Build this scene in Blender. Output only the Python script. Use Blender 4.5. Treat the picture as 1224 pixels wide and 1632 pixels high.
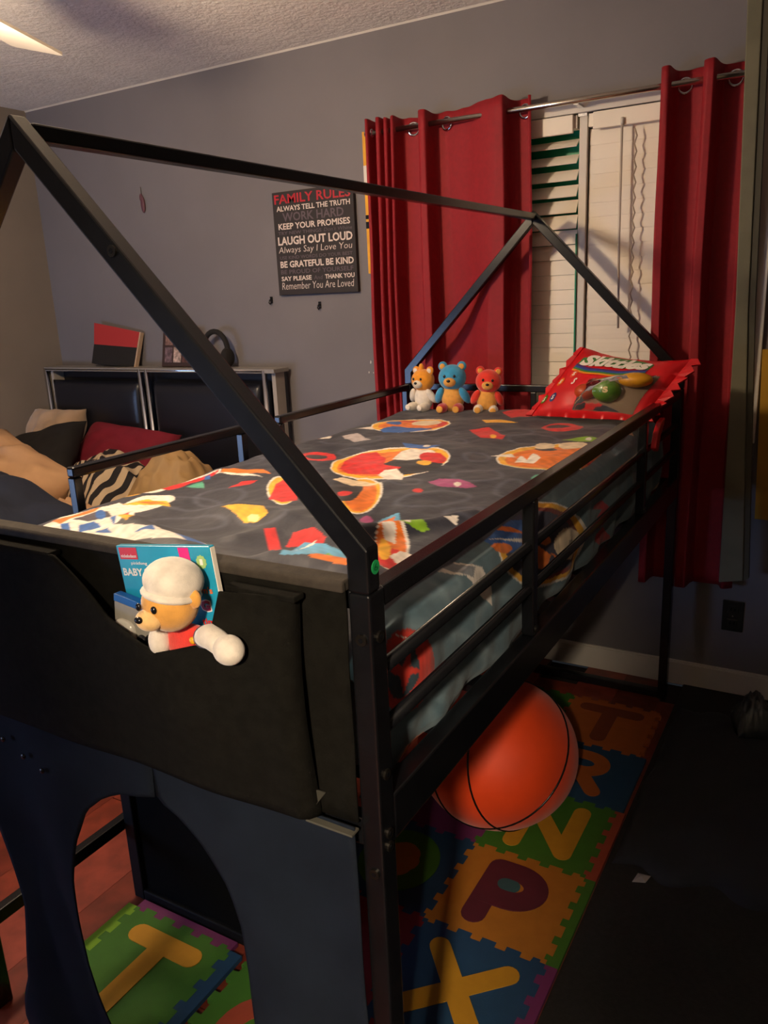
import bpy, bmesh, math, random
import numpy as np
from mathutils import Vector, Matrix, noise
random.seed(7)
S = bpy.context.scene
COL = S.collection
for o in list(bpy.data.objects): bpy.data.objects.remove(o)

# ---------------------------------------------------------------- camera
CAMP = Vector((.463, -.74, 1.451)); YAW, PIT, ROL = math.radians(30.602), math.radians(15.341), math.radians(-2.616)
fw = Vector((-math.sin(YAW)*math.cos(PIT), math.cos(YAW)*math.cos(PIT), -math.sin(PIT)))
rt = Vector((math.cos(YAW), math.sin(YAW), 0)); up = rt.cross(fw)
r2 = rt*math.cos(ROL)+up*math.sin(ROL); u2 = -rt*math.sin(ROL)+up*math.cos(ROL)
cd = bpy.data.cameras.new('camera'); cam = bpy.data.objects.new('camera', cd); COL.objects.link(cam)
M = Matrix((r2, u2, -fw)).transposed().to_4x4(); M.translation = CAMP; cam.matrix_world = M
cd.sensor_fit = 'HORIZONTAL'; cd.sensor_width = 36; cd.lens = 1268.7/1224*36; cd.clip_start = .02
S.camera = cam
# ---------------------------------------------------------------- world, exposure, lamp strengths
W = bpy.data.worlds.new('world'); S.world = W; W.use_nodes = True
W.node_tree.nodes['Background'].inputs[0].default_value = (.010, .011, .013, 1)
W.node_tree.nodes['Background'].inputs[1].default_value = 1
S.view_settings.view_transform = 'Standard'; S.view_settings.look = 'None'
S.view_settings.exposure = 0.0; S.view_settings.gamma = 1; S.view_settings.use_curve_mapping = False
FAN_COL, FAN_STR = (1, .75, .50), 305.0         # warm bulb under the ceiling fan
TV_COL, TV_STR = (.40, .58, 1.0), 13.0          # cool television screen at the back left corner
HALL_COL, HALL_STR = (1, .80, .58), 1050.0       # lamp in the hall behind the camera

# ---------------------------------------------------------------- helpers
def lin(h):
    if not isinstance(h, str): return tuple(h)[:3]
    h = h.lstrip('#'); c = [int(h[i:i+2], 16)/255 for i in (0, 2, 4)]
    return tuple(v/12.92 if v <= .04045 else ((v+.055)/1.055)**2.4 for v in c)
MATS = {}
def mat(name, col, rough=.6, metal=0, var=.0, vscale=20, bump=0, bscale=200, spec=.5, emit=None, es=0, col2=None, sheen=0, coat=0, bdist=.002, detail=4):
    if name in MATS: return MATS[name]
    m = bpy.data.materials.new(name); m.use_nodes = True; nt = m.node_tree; b = nt.nodes['Principled BSDF']
    c = lin(col); b.inputs['Base Color'].default_value = (*c, 1)
    b.inputs['Roughness'].default_value = rough; b.inputs['Metallic'].default_value = metal
    b.inputs['Specular IOR Level'].default_value = spec
    if sheen: b.inputs['Sheen Weight'].default_value = sheen; b.inputs['Sheen Roughness'].default_value = .5
    if coat: b.inputs['Coat Weight'].default_value = coat; b.inputs['Coat Roughness'].default_value = .15
    tc = nt.nodes.new('ShaderNodeTexCoord')
    if var or col2:
        n = nt.nodes.new('ShaderNodeTexNoise'); n.inputs['Scale'].default_value = vscale; n.inputs['Detail'].default_value = detail
        nt.links.new(tc.outputs['Object'], n.inputs['Vector'])
        r = nt.nodes.new('ShaderNodeValToRGB'); c2 = lin(col2) if col2 else tuple(max(0, v*(1-var)) for v in c)
        r.color_ramp.elements[0].color = (*c2, 1); r.color_ramp.elements[0].position = .35
        r.color_ramp.elements[1].color = (*[min(1, v*(1+var)) for v in c], 1); r.color_ramp.elements[1].position = .65
        nt.links.new(n.outputs['Fac'], r.inputs['Fac']); nt.links.new(r.outputs['Color'], b.inputs['Base Color'])
    if bump:
        n = nt.nodes.new('ShaderNodeTexNoise'); n.inputs['Scale'].default_value = bscale; n.inputs['Detail'].default_value = 3
        nt.links.new(tc.outputs['Object'], n.inputs['Vector'])
        bp = nt.nodes.new('ShaderNodeBump'); bp.inputs['Strength'].default_value = bump; bp.inputs['Distance'].default_value = bdist
        nt.links.new(n.outputs['Fac'], bp.inputs['Height']); nt.links.new(bp.outputs['Normal'], b.inputs['Normal'])
    if emit:
        b.inputs['Emission Color'].default_value = (*emit, 1); b.inputs['Emission Strength'].default_value = es
    MATS[name] = m; return m

class MB:
    def __init__(s): s.v = []; s.f = []
    def add(s, vs, fs):
        n = len(s.v); s.v += [tuple(v) for v in vs]; s.f += [tuple(i+n for i in f) for f in fs]; return s
    def box(s, x0, x1, y0, y1, z0, z1):
        vs = [(x, y, z) for x in (x0, x1) for y in (y0, y1) for z in (z0, z1)]
        return s.add(vs, [(0,1,3,2),(4,6,7,5),(0,4,5,1),(2,3,7,6),(0,2,6,4),(1,5,7,3)])
    def prism(s, poly, a0, a1, axis='y'):
        # polygon in the plane across axis, swept from a0 to a1
        def P(p, a):
            return {'y': (p[0], a, p[1]), 'z': (p[0], p[1], a), 'x': (a, p[0], p[1])}[axis]
        n = len(poly); vs = [P(p, a0) for p in poly]+[P(p, a1) for p in poly]
        fs = [tuple(range(n)), tuple(range(2*n-1, n-1, -1))]+[(i, (i+1) % n, (i+1) % n+n, i+n) for i in range(n)]
        return s.add(vs, fs)
    def tube(s, pts, r, n=10, cap=True):
        pts = [Vector(p) for p in pts]; rings = []
        ref = None
        for i, p in enumerate(pts):
            a = pts[max(0, i-1)]; b = pts[min(len(pts)-1, i+1)]; d = (b-a).normalized()
            if ref is None: ref = d.orthogonal().normalized()
            ref = (ref-d*ref.dot(d)).normalized(); q = d.cross(ref)
            rr = r[i] if isinstance(r, (list, tuple)) else r
            rings.append([p+(ref*math.cos(2*math.pi*k/n)+q*math.sin(2*math.pi*k/n))*rr for k in range(n)])
        vs = [v for rg in rings for v in rg]; fs = []
        for i in range(len(pts)-1):
            for k in range(n): fs.append((i*n+k, i*n+(k+1) % n, (i+1)*n+(k+1) % n, (i+1)*n+k))
        if cap: fs += [tuple(range(n-1, -1, -1)), tuple((len(pts)-1)*n+k for k in range(n))]
        return s.add(vs, fs)
    def lathe(s, prof, c=(0, 0, 0), n=32):
        vs = []; fs = []
        for (r, z) in prof:
            for k in range(n): vs.append((c[0]+r*math.cos(2*math.pi*k/n), c[1]+r*math.sin(2*math.pi*k/n), c[2]+z))
        for i in range(len(prof)-1):
            for k in range(n): fs.append((i*n+k, i*n+(k+1) % n, (i+1)*n+(k+1) % n, (i+1)*n+k))
        fs += [tuple(range(n-1, -1, -1)), tuple((len(prof)-1)*n+k for k in range(n))]
        return s.add(vs, fs)
    def ell(s, c, r, rot=None, nu=24, nv=14, p=1.0):
        R = rot.to_matrix() if rot is not None else Matrix.Identity(3); c = Vector(c); vs = []; fs = []
        for j in range(nv+1):
            th = math.pi*j/nv
            for k in range(nu):
                ph = 2*math.pi*k/nu
                d = Vector((math.sin(th)*math.cos(ph), math.sin(th)*math.sin(ph), math.cos(th)))
                if p != 1: d = Vector([math.copysign(abs(q)**p, q) for q in d])
                vs.append(c+R @ Vector((d.x*r[0], d.y*r[1], d.z*r[2])))
        for j in range(nv):
            for k in range(nu): fs.append((j*nu+k, (j+1)*nu+k, (j+1)*nu+(k+1) % nu, j*nu+(k+1) % nu))
        return s.add(vs, fs)
    def grid(s, fn, nu, nv, closed=False):
        vs = [fn(i/nu, j/nv) for j in range(nv+1) for i in range(nu+1)]
        fs = [(j*(nu+1)+i, j*(nu+1)+i+1, (j+1)*(nu+1)+i+1, (j+1)*(nu+1)+i) for j in range(nv) for i in range(nu)]
        return s.add(vs, fs)
    def build(s, name, m, parent=None, smooth=False, bevel=0, solid=0, subs=0, off=0, weld=False):
        me = bpy.data.meshes.new(name); me.from_pydata(s.v, [], s.f); 
        bm = bmesh.new(); bm.from_mesh(me)
        if weld: bmesh.ops.remove_doubles(bm, verts=bm.verts, dist=1e-5)
        bmesh.ops.recalc_face_normals(bm, faces=bm.faces); bm.to_mesh(me); bm.free()
        for p in me.polygons: p.use_smooth = smooth
        me.materials.append(m)
        o = bpy.data.objects.new(name, me); COL.objects.link(o)
        if parent: o.parent = parent; o.matrix_parent_inverse = parent.matrix_world.inverted()
        if solid: q = o.modifiers.new('solid', 'SOLIDIFY'); q.thickness = solid; q.offset = off
        if bevel: q = o.modifiers.new('bevel', 'BEVEL'); q.width = bevel; q.segments = 2; q.limit_method = 'ANGLE'
        if subs: q = o.modifiers.new('sub', 'SUBSURF'); q.levels = subs; q.render_levels = subs
        return o
def tag(o, label=None, cat=None, group=None, kind=None):
    if label: o['label'] = label
    if cat: o['category'] = cat
    if group: o['group'] = group
    if kind: o['kind'] = kind
    return o
def thing(name, label, cat, loc=(0, 0, 0), group=None):
    o = bpy.data.objects.new(name, None); o.empty_display_size = .05; COL.objects.link(o); o.location = loc
    bpy.context.view_layer.update()
    return tag(o, label, cat, group)
def struct(name, mb, m, **k):
    o = mb.build(name, m, **k); o['kind'] = 'structure'; return o
def nz(x, y, z=0): return noise.noise(Vector((x, y, z)))
def txt(body, x0, x1, z0, z1, fn, bold=0, shear=0, res=2):
    """lettering as flat mesh fitted into a box; fn maps (x,z) to a point in the place"""
    cu = bpy.data.curves.new('t', 'FONT'); cu.body = body; cu.offset = bold; cu.shear = shear; cu.resolution_u = res; cu.fill_mode = 'FRONT'
    ob = bpy.data.objects.new('t', cu); COL.objects.link(ob); dg = bpy.context.evaluated_depsgraph_get(); dg.update()
    me = bpy.data.meshes.new_from_object(ob.evaluated_get(dg))
    vs = [v.co.copy() for v in me.vertices]; fs = [tuple(p.vertices) for p in me.polygons]
    bpy.data.objects.remove(ob); bpy.data.curves.remove(cu); bpy.data.meshes.remove(me)
    ax = min(v.x for v in vs); bx = max(v.x for v in vs); az = min(v.y for v in vs); bz = max(v.y for v in vs)
    out = [fn(x0+(v.x-ax)/(bx-ax)*(x1-x0), z0+(v.y-az)/(bz-az)*(z1-z0)) for v in vs]
    return MB().add(out, fs)

# ---------------------------------------------------------------- materials
m_wall = mat('grey_wall_paint', '#747073', .75, var=.05, vscale=3, bump=.15, bscale=120)
m_ceil = mat('textured_ceiling_paint', '#f3eee6', .9, bump=.9, bscale=55, bdist=.006, var=.05, vscale=9)
m_white = mat('white_paint', '#d8d2c8', .55, var=.04, vscale=6)
m_black = mat('black_metal_paint', '#101114', .24, var=.15, vscale=40, bump=.06, bscale=400)
m_bolt = mat('dark_bolt_metal', '#4a4640', .3, .9)
m_chrome = mat('chrome', '#c9ccd2', .12, 1)
m_leather = mat('black_leatherette', '#181a22', .36, bump=.12, bscale=260)
m_red = mat('red_curtain_cloth', '#8c0d1b', .75, var=.08, vscale=60, bump=.12, bscale=500)
m_felt = mat('black_felt', '#12110e', .95, spec=.08, var=.2, vscale=70, bump=.25, bscale=450)
m_tent = mat('navy_tent_cloth', '#151b25', .9, spec=.1, var=.12, vscale=12, bump=.1, bscale=500)
# ---------------------------------------------------------------- the room
XL, XR, YF, YB, ZC = -3.17, 1.35, 2.12, -1.40, 2.39
# wood floor: planks on a dark base
fl = struct('floor', MB().box(XL, XR, -3.3, YF, -.06, -.014), mat('floor_base', '#1c0f0a', .8))
m_pl = [mat('red_brown_wood_%d' % i, c, .42, var=.25, vscale=14, bump=.1, bscale=90) for i, c in enumerate(('#7a3220', '#6c2b1c', '#84392a'))]
plm = []
for i in range(3):
    mb = MB().box(-.0745, .0745, -.6485, .6485, -.014, 0); t = mb.build('plank_base', m_pl[i], bevel=0); plm.append(t.data); bpy.data.objects.remove(t)
k = 0; x = XL+.075
while x < XR:
    y = YB-1.2+(.43*(k % 3))
    while y < YF+.3:
        if y+.65 < YF+.001:
            o = bpy.data.objects.new('plank', plm[(k*7+int(y*3)) % 3]); o.location = (x, y, 0)
        else:
            o = None
            if y-.65 < YF-.01:
                yc = (y-.65+YF)/2; o = bpy.data.objects.new('plank', plm[(k*5) % 3]); o.location = (x, yc, 0); o.scale = (1, (YF-(y-.65))/1.3, 1)
        if o: COL.objects.link(o); o.parent = fl
        y += 1.3
    x += .15; k += 1
struct('ceiling', MB().box(XL-.1, XR+.1, -3.3, YF+.1, ZC, ZC+.1), m_ceil)
WX0, WX1, WZ0, WZ1 = -.97, .16, .95, 2.0
wf = struct('wall_far', MB().box(XL-.1, WX0, YF, YF+.1, 0, ZC).box(WX1, XR+.1, YF, YF+.1, 0, ZC).box(WX0, WX1, YF, YF+.1, 0, WZ0).box(WX0, WX1, YF, YF+.1, WZ1, ZC), m_wall)
struct('wall_left', MB().box(XL-.1, XL, -3.3, YF, 0, ZC), mat('grey_side_wall_paint', '#7d746c', .75, var=.05, vscale=3, bump=.15, bscale=120))
m_wdk = mat('dark_taupe_wall_paint', '#4b4640', .8, var=.05, vscale=3, bump=.15, bscale=120)  # dark tone made up for unseen walls, to cut bounced light
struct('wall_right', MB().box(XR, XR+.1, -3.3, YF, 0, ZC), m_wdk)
struct('wall_back', MB().box(XL, .34, YB-.1, YB, 0, ZC).box(.60, XR, YB-.1, YB, 0, ZC).box(.34, .60, YB-.1, YB, 2.03, ZC), m_wdk)  # narrow doorway slit is made up to shape the hall lamp's beam
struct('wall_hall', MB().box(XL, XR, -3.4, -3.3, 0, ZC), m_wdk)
struct('baseboard_far', MB().box(XL, XR, YF-.015, YF, 0, .088).box(XL, XR, YF-.011, YF, .088, .094), m_white, bevel=.003)
struct('baseboard_left', MB().box(XL, XL+.014, YB, YF-.015, 0, .09), m_white, bevel=.003)
struct('trim_1', MB().box(.60, .66, YB, YB+.012, 0, 2.09).box(.28, .34, YB, YB+.012, 0, 2.09).box(.28, .66, YB, YB+.012, 2.03, 2.09), m_white, bevel=.003)  # casing around the made-up doorway slit
struct('trim_2', MB().prism([(YF, ZC), (YF-.006, ZC), (YF, ZC-.006)], XL, XR, 'x'), m_white)
for (x, z, w, h) in ((-1.235, 1.15, .012, .008), (-1.262, 1.175, .006, .012), (-1.225, 1.125, .008, .012), (-1.25, 1.135, .004, .004), (-1.272, 1.135, .005, .008)):
    MB().prism([(x, z), (x+w*.7, z-h*.2), (x+w, z+h*.6), (x+w*.4, z+h)], YF-.0012, YF, 'y').build('paint_chip', m_white, wf)

# window with two bays, casing, pane, sill
wn = MB().box(WX0-.05, WX1+.05, YF-.014, YF, WZ1, WZ1+.045).box(WX0-.05, WX0, YF-.014, YF, WZ0, WZ1).box(WX1, WX1+.05, YF-.014, YF, WZ0, WZ1)
win = struct('window_1', wn, m_white, bevel=.002)
MB().box(WX0-.05, WX1+.05, YF-.016, YF+.02, WZ0-.03, WZ0).build('window_sill', m_white, win, bevel=.003)
MB().box(-.402, -.375, YF+.004, YF+.09, WZ0, WZ1).build('mullion', m_white, win, bevel=.002)
m_green = mat('green_window_film', '#12966c', .35, var=.25, vscale=5)
MB().box(WX0, -.402, YF+.085, YF+.092, WZ0, WZ1).build('pane', m_green, win)
MB().box(-.375, WX1, YF+.085, YF+.092, WZ0, WZ1).build('pane', m_green, win)
MB().box(-.4065, -.4025, YF-.004, YF+.0035, WZ0, 1.62).build('film_edge', m_green, win)
m_slat = mat('cream_blind_slat', '#efe6d6', .5, var=.03, vscale=5)
def blind(label, x0, x1, yc, ztop, tilts, pitch, hw, val0, val1, vz0):
    t = thing('window_blind', label, 'blind', ((x0+x1)/2, yc, WZ0+.02), 'window blinds')
    MB().box(val0, val1, yc-.035, yc-.022, vz0, WZ1-.004).build('valance', m_slat, t, bevel=.002)
    MB().box(x0, x1, yc-.02, yc+.02, WZ1-.045, WZ1-.005).build('headrail', m_slat, t)
    z = ztop; k = 0
    while z > WZ0+.02:
        a = tilts(k); dy, dz = math.cos(a)*hw, math.sin(a)*hw; ny, nn = -math.sin(a)*.0014, math.cos(a)*.0014
        # room-side edge lies low, window-side edge high
        p = [(yc-dy, z-dz), (yc-dy*.3+ny*.6, z-dz*.3+nn*1.5), (yc+dy*.3+ny*.6, z+dz*.3+nn*1.5), (yc+dy, z+dz), (yc+dy-ny*2, z+dz-nn*2), (yc-dy-ny*2, z-dz-nn*2)]
        MB().prism(p, x0, x1, 'x').build('slat', m_slat, t); z -= pitch; k += 1
    MB().box(x0, x1, yc-.02, yc+.02, WZ0+.004, WZ0+.016).build('bottom_rail', m_slat, t)
    return t
bl1 = blind('cream slatted blind with upper slats open over green window, left bay', -.93, -.408, YF+.014, 1.915, lambda k: math.radians(32+min(k, 8)*6.6), .0505, .025, -.93, -.418, 1.94)
bl2 = blind('closed cream slatted blind with hanging wand, right bay', -.37, .13, YF+.02, 1.925, lambda k: math.radians(87), .0455, .0255, -.352, .13, 1.944)
MB().tube([(-.254, YF-.022, 1.95), (-.252, YF-.024, 1.6), (-.246, YF-.022, 1.30)], .004, 8).build('wand', mat('clear_grey_plastic', '#b9ada2', .3), bl2, smooth=True)
MB().tube([(-.254, YF-.02, 1.965), (-.254, YF-.024, 1.945)], .0055, 8).build('wand_hook', m_white, bl2, smooth=True)
lp = [(-.212+(.004 if i % 2 else -.004)+.0002*i, YF-.012, 1.93-i*.0235) for i in range(38)]
MB().tube(lp, .0028, 6).build('ladder_cord', mat('blind_cord', '#a39483', .8), bl2)

# curtain rod and curtains
rod = thing('curtain_rod', 'brushed silver curtain rod across the window top', 'curtain rod', (-.5, 2.04, 2.025))
MB().tube([(-1.16, 2.04, 2.025), (.30, 2.04, 2.025)], .0095, 14).build('rod', mat('brushed_steel', '#c4bcb0', .22, 1), rod, smooth=True)
for x in (-1.17, .31): MB().ell((x, 2.04, 2.025), (.02, .02, .02)).build('finial', m_chrome, rod, smooth=True)
for x in (-1.13, -.39, .22): MB().box(x-.008, x+.008, 2.04, YF, 2.013, 2.019).box(x-.015, x+.015, YF-.004, YF, 1.99, 2.045).build('bracket', m_chrome, rod)
def curtain(label, prof, z0, z1, grom):
    """prof: list of (x, y) of the fold line at the top, followed down the cloth"""
    t = thing('curtain', label, 'curtain', (prof[0][0], 2.04, z0), 'red curtains')
    # Catmull-Rom through the fold line
    P = [Vector((a, b, 0)) for a, b in prof]; pts = []
    for i in range(len(P)-1):
        p0, p1, p2, p3 = P[max(0, i-1)], P[i], P[i+1], P[min(len(P)-1, i+2)]
        for s in range(10):
            q = s/10; pts.append(.5*((2*p1)+(-p0+p2)*q+(2*p0-5*p1+4*p2-p3)*q*q+(-p0+3*p1-3*p2+p3)*q**3))
    pts.append(P[-1]); n = len(pts)-1; xm = sum(p.x for p in pts)/len(pts)
    def fn(u, v):
        p = pts[round(u*n)]; z = z1+(z0-z1)*v
        am = 1+.25*math.sin(v*2.2)+.15*nz(p.x*6, v*2)
        y = 2.035+(p.y-2.035)*am+.012*nz(p.x*9, v*3, 4)*v
        x = p.x+.02*(v**1.3)*((p.x-xm)*1.2)+.012*nz(p.x*5, v*2.5, 9)*min(1, v*3)
        zz = z+(.008*nz(p.x*20, 0, 2)+.06*(2.04-p.y) if v == 0 else 0)
        return (x, 2.008+max(0, min(1, (y-1.955)/.135))*.078, zz)
    MB().grid(fn, n, 40).build('cloth', m_red, t, smooth=True, solid=.002)
    for gx in grom:
        i = min(range(len(pts)), key=lambda j: abs(pts[j].x-gx)); p = pts[i]; d = (pts[min(n, i+1)]-pts[max(0, i-1)]).normalized(); nrm = Vector((d.y, -d.x, 0))
        c = Vector((p.x, 2.008+max(0, min(1, (p.y-1.955)/.135))*.078, 2.025)); q = d; ring = [c+nrm*.003+(q*math.cos(a)+Vector((0, 0, 1))*math.sin(a))*.021 for a in [2*math.pi*j/20 for j in range(21)]]
        MB().tube(ring, .0045, 8, cap=False).build('grommet', m_chrome, t, smooth=True)
    return t
curtain('bright red grommet curtain with deep folds, hanging beside the family rules sign',
        [(-1.178,2.07),(-1.172,1.97),(-1.160,1.965),(-1.156,2.05),(-1.142,2.06),(-1.132,1.985),(-1.118,1.98),(-1.113,2.03),(-1.098,1.985),(-1.086,1.98),(-1.081,2.03),(-1.07,1.985),(-1.056,1.975),(-1.05,2.07),(-1.02,2.09),(-.975,2.085),(-.955,1.98),(-.925,1.965),(-.919,2.06),(-.895,2.088),(-.84,2.075),(-.78,2.05),(-.72,2.0),(-.67,1.962),(-.632,1.958),(-.626,2.06),(-.60,2.09),(-.565,2.085),(-.556,2.03),(-.546,2.03)],
        .42, 2.066, (-1.005, -.867, -.577))
curtain('dim red curtain panel in shadow on the right of the window, beside the olive panel',
        [(-.124, 2.08), (-.120, 1.975), (-.098, 1.96), (-.088, 2.06), (-.07, 2.088), (-.02, 2.085), (-.003, 2.06), (.003, 1.975), (.030, 1.96), (.042, 2.06), (.06, 2.088), (.12, 2.085), (.14, 2.03), (.17, 2.06)],
        .42, 2.07, (-.06, .085))
# wall decorations
tag(MB().box(-1.246, -.98, YF-.006, YF-.0005, 1.53, 2.05).build('poster', mat('yellow_print', '#e3a41c', .6, var=.15, vscale=9)), 'yellow poster mostly hidden behind the bright red curtain', 'poster')
po = bpy.data.objects['poster']
MB().box(-1.2465, -1.20, YF-.0068, YF-.006, 1.70, 1.725).box(-1.2465, -1.19, YF-.0068, YF-.006, 1.735, 1.75).build('black_print', m_black, po)
MB().box(-1.2465, -1.20, YF-.0068, YF-.006, 1.86, 1.93).build('white_print', m_white, po)
for (x, z, l) in ((-1.746, 1.445, 'small black wall hook below the left corner of the family rules sign'), (-1.494, 1.416, 'small black wall hook below the middle of the family rules sign')):
    t = thing('wall_hook', l, 'hook', (x, YF, z), 'wall hooks')
    MB().box(x-.007, x+.007, YF-.003, YF, z-.014, z+.014).build('plate', m_black, t, bevel=.001)
    MB().tube([(x, YF-.002, z+.006), (x, YF-.016, z-.002), (x, YF-.02, z-.012), (x, YF-.013, z-.018), (x+.001, YF-.008, z-.012)], .0028, 8).build('peg', m_black, t, smooth=True)
t = thing('wall_ornament', 'small plum coloured wooden ornament hung high on the grey wall', 'ornament', (-2.443, YF, 1.9))
MB().ell((-2.44, YF-.008, 1.895), (.012, .008, .036)).ell((-2.447, YF-.008, 1.925), (.009, .007, .018)).build('carving', mat('plum_wood', '#5b3540', .6), t, smooth=True)
MB().tube([(-2.447, YF-.004, 1.94), (-2.447, YF-.004, 1.972)], .0015, 6).build('cord', m_black, t)
# family rules sign, a little askew
sg = thing('wall_sign', 'black canvas sign headed FAMILY RULES in red letters', 'sign', (-1.49, YF, 1.46))
m_sign = mat('black_canvas', '#2a2424', .7, bump=.15, bscale=600)
SX0, SX1, SZ0, SZ1 = -1.688, -1.291, 1.462, 1.872
def SG(x, z): 
    a = -.028*0; return (SX0+x*(SX1-SX0), YF-.0212, SZ0+z*(SZ1-SZ0))
MB().box(SX0, SX1, YF-.02, YF-.001, SZ0, SZ1).build('canvas', m_sign, sg, bevel=.002)
W1, G1, R1 = mat('cream_ink', '#d8c9c0', .7), mat('grey_ink', '#5d5058', .7), mat('red_ink', '#b0202c', .45)
LINES = [('FAMILY RULES', .03, .97, .885, .975, R1, .02, 0), ('ALWAYS TELL THE TRUTH', .05, .96, .815, .865, W1, .02, 0), ('WORK HARD', .12, .88, .715, .80, G1, .02, 0), ('KEEP YOUR PROMISES', .06, .95, .640, .700, W1, .022, 0),
 ('TRY NEW THINGS', .05, .60, .590, .622, G1, .015, 0), ("Don't Whine", .63, .97, .590, .625, G1, 0, .15), ('LAUGH OUT LOUD', .04, .97, .49, .572, W1, .03, 0), ('Always Say I Love You', .04, .96, .395, .475, W1, -.008, .12),
 ('USE KIND WORDS DO YOUR BEST', .05, .96, .352, .385, G1, .012, 0), ('BE GRATEFUL BE KIND', .05, .97, .270, .335, W1, .026, 0), ('BE PROUD OF YOURSELF', .05, .96, .207, .250, G1, .015, 0),
 ('SAY PLEASE', .05, .44, .140, .185, W1, .026, 0), ('And', .47, .58, .140, .180, G1, 0, .1), ('THANK YOU', .61, .97, .140, .185, W1, .026, 0), ('Remember You Are Loved', .05, .96, .055, .125, W1, -.008, .12)]
for (b, a0, a1, c0, c1, mm, bo, sh) in LINES: txt(b, a0, a1, c0, c1, SG, bo, sh).build('lettering', mm, sg)
# panel and yellow sheet on the right, outlet
t = thing('cloth_hanging', 'tall narrow olive cloth panel hanging in front of the dim red curtain edge', 'panel', (.16, 1.97, .46))
MB().prism([(.149, .475), (.222, .49), (.177, 1.36), (.150, ZC), (.110, ZC), (.141, 1.36)], 1.955, 1.985, 'y').build('board', mat('olive_cloth', '#6d6a56', .8, var=.1, vscale=9, bump=.1, bscale=300), t, bevel=.003)
MB().prism([(.223, .49), (.238, .50), (.195, 1.36), (.168, ZC), (.151, ZC), (.178, 1.36)], 1.960, 1.985, 'y').build('edge_strip', mat('dark_olive_cloth', '#4a4739', .8), t)
tag(MB().prism([(.230, .665), (.60, .655), (.60, 1.225), (.212, 1.225)], YF-.02, YF-.002, 'y').build('hanging_sheet', mat('yellow_cloth', '#b58a22', .8, var=.12, vscale=5)), 'yellow sheet on the wall to the right of the olive panel', 'sheet')
t = thing('wall_outlet', 'dark double wall outlet low on the shadowed wall below the olive panel', 'outlet', (.184, YF, .24))
m_out = mat('dark_plastic', '#24241f', .35)
MB().box(.149, .219, YF-.006, YF-.0005, .241, .356).build('cover_plate', m_out, t, bevel=.003)
for z in (.273, .324):
    r = MB().box(.167, .201, YF-.009, YF-.006, z-.014, z+.014).build('receptacle', m_out, t, bevel=.004)
    MB().box(.176, .179, YF-.0096, YF-.009, z-.005, z+.006).box(.189, .192, YF-.0096, YF-.009, z-.005, z+.006).build('slot', m_black, r)
MB().ell((.184, YF-.0065, .2985), (.003, .0015, .003), nu=10, nv=6).build('screw', m_chrome, t)

# ---------------------------------------------------------------- lamps of the place
FX, FY = -1.354, .41
fan = thing('ceiling_fan', 'white ceiling fan with a lit globe at the upper left', 'ceiling fan', (FX, FY, ZC))
m_fan = mat('white_fan_enamel', '#e4ddd0', .4)
MB().lathe([(.065, 0), (.07, -.02), (.045, -.05), (.016, -.055)], (FX, FY, ZC)).build('canopy_cup', m_fan, fan, smooth=True)
MB().lathe([(.013, 0), (.013, -.12)], (FX, FY, ZC-.04), 14).build('downrod', m_fan, fan, smooth=True)
MB().lathe([(.03, 0), (.10, -.02), (.115, -.06), (.10, -.10), (.05, -.115)], (FX, FY, ZC-.15)).build('motor_housing', m_fan, fan, smooth=True)
for k in range(5):
    a = math.radians(115+72*k); c, s = math.cos(a), math.sin(a)
    def tr(l, w, z): return (FX+c*l-s*w, FY+s*l+c*w, ZC-.235+z)
    o = [(.17, -.05), (.30, -.064), (.568, -.092), (.582, -.084), (.618, .064), (.610, .074), (.30, .064), (.17, .05)]
    top = [tr(l, w, .022*w/.08+.004) for l, w in o]; bot = [tr(l, w, .022*w/.08-.004) for l, w in o]; n = len(o)
    b = MB().add(top+bot, [tuple(range(n)), tuple(range(2*n-1, n-1, -1))]+[(i, (i+1) % n, (i+1) % n+n, i+n) for i in range(n)]).build('blade', m_fan, fan)
    MB().add([tr(.09, -.02, .01), tr(.2, -.03, .006), tr(.2, .03, .012), tr(.09, .02, .01), tr(.09, -.02, 0), tr(.2, -.03, -.004), tr(.2, .03, .002), tr(.09, .02, 0)], [(0,1,2,3),(7,6,5,4),(0,4,5,1),(1,5,6,2),(2,6,7,3),(3,7,4,0)]).build('blade_bracket', m_chrome, b)
MB().lathe([(.05, 0), (.06, -.02), (.055, -.03)], (FX, FY, ZC-.265)).build('lamp_holder', m_fan, fan, smooth=True)
MB().ell((FX, FY, ZC-.375), (.075, .075, .085)).build('globe', mat('lit_globe', '#fff2df', .5, emit=FAN_COL, es=FAN_STR), fan, smooth=True)
tv = thing('television', 'television with a lit bluish screen in the back left corner', 'television', (-2.58, YB, .4))
MB().box(-3.10, -2.06, YB+.03, YB+.075, .38, .98).build('housing', m_black, tv, bevel=.004)
MB().box(-3.085, -2.075, YB+.0755, YB+.077, .40, .965).build('screen', mat('lit_screen', '#0a0a0c', .2, emit=TV_COL, es=TV_STR), tv)
MB().box(-2.7, -2.4, YB+.001, YB+.03, .55, .8).build('wall_bracket', m_black, tv)
hl = thing('ceiling_lamp', 'round globe lamp lit on the hall ceiling', 'lamp', (.85, -2.3, ZC))
MB().lathe([(.09, 0), (.09, -.02), (.06, -.035)], (.85, -2.3, ZC)).build('base', m_fan, hl, smooth=True)
MB().ell((.85, -2.3, ZC-.125), (.11, .11, .09)).build('globe', mat('lit_hall_globe', '#fff2df', .5, emit=HALL_COL, es=HALL_STR), hl, smooth=True)
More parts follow.
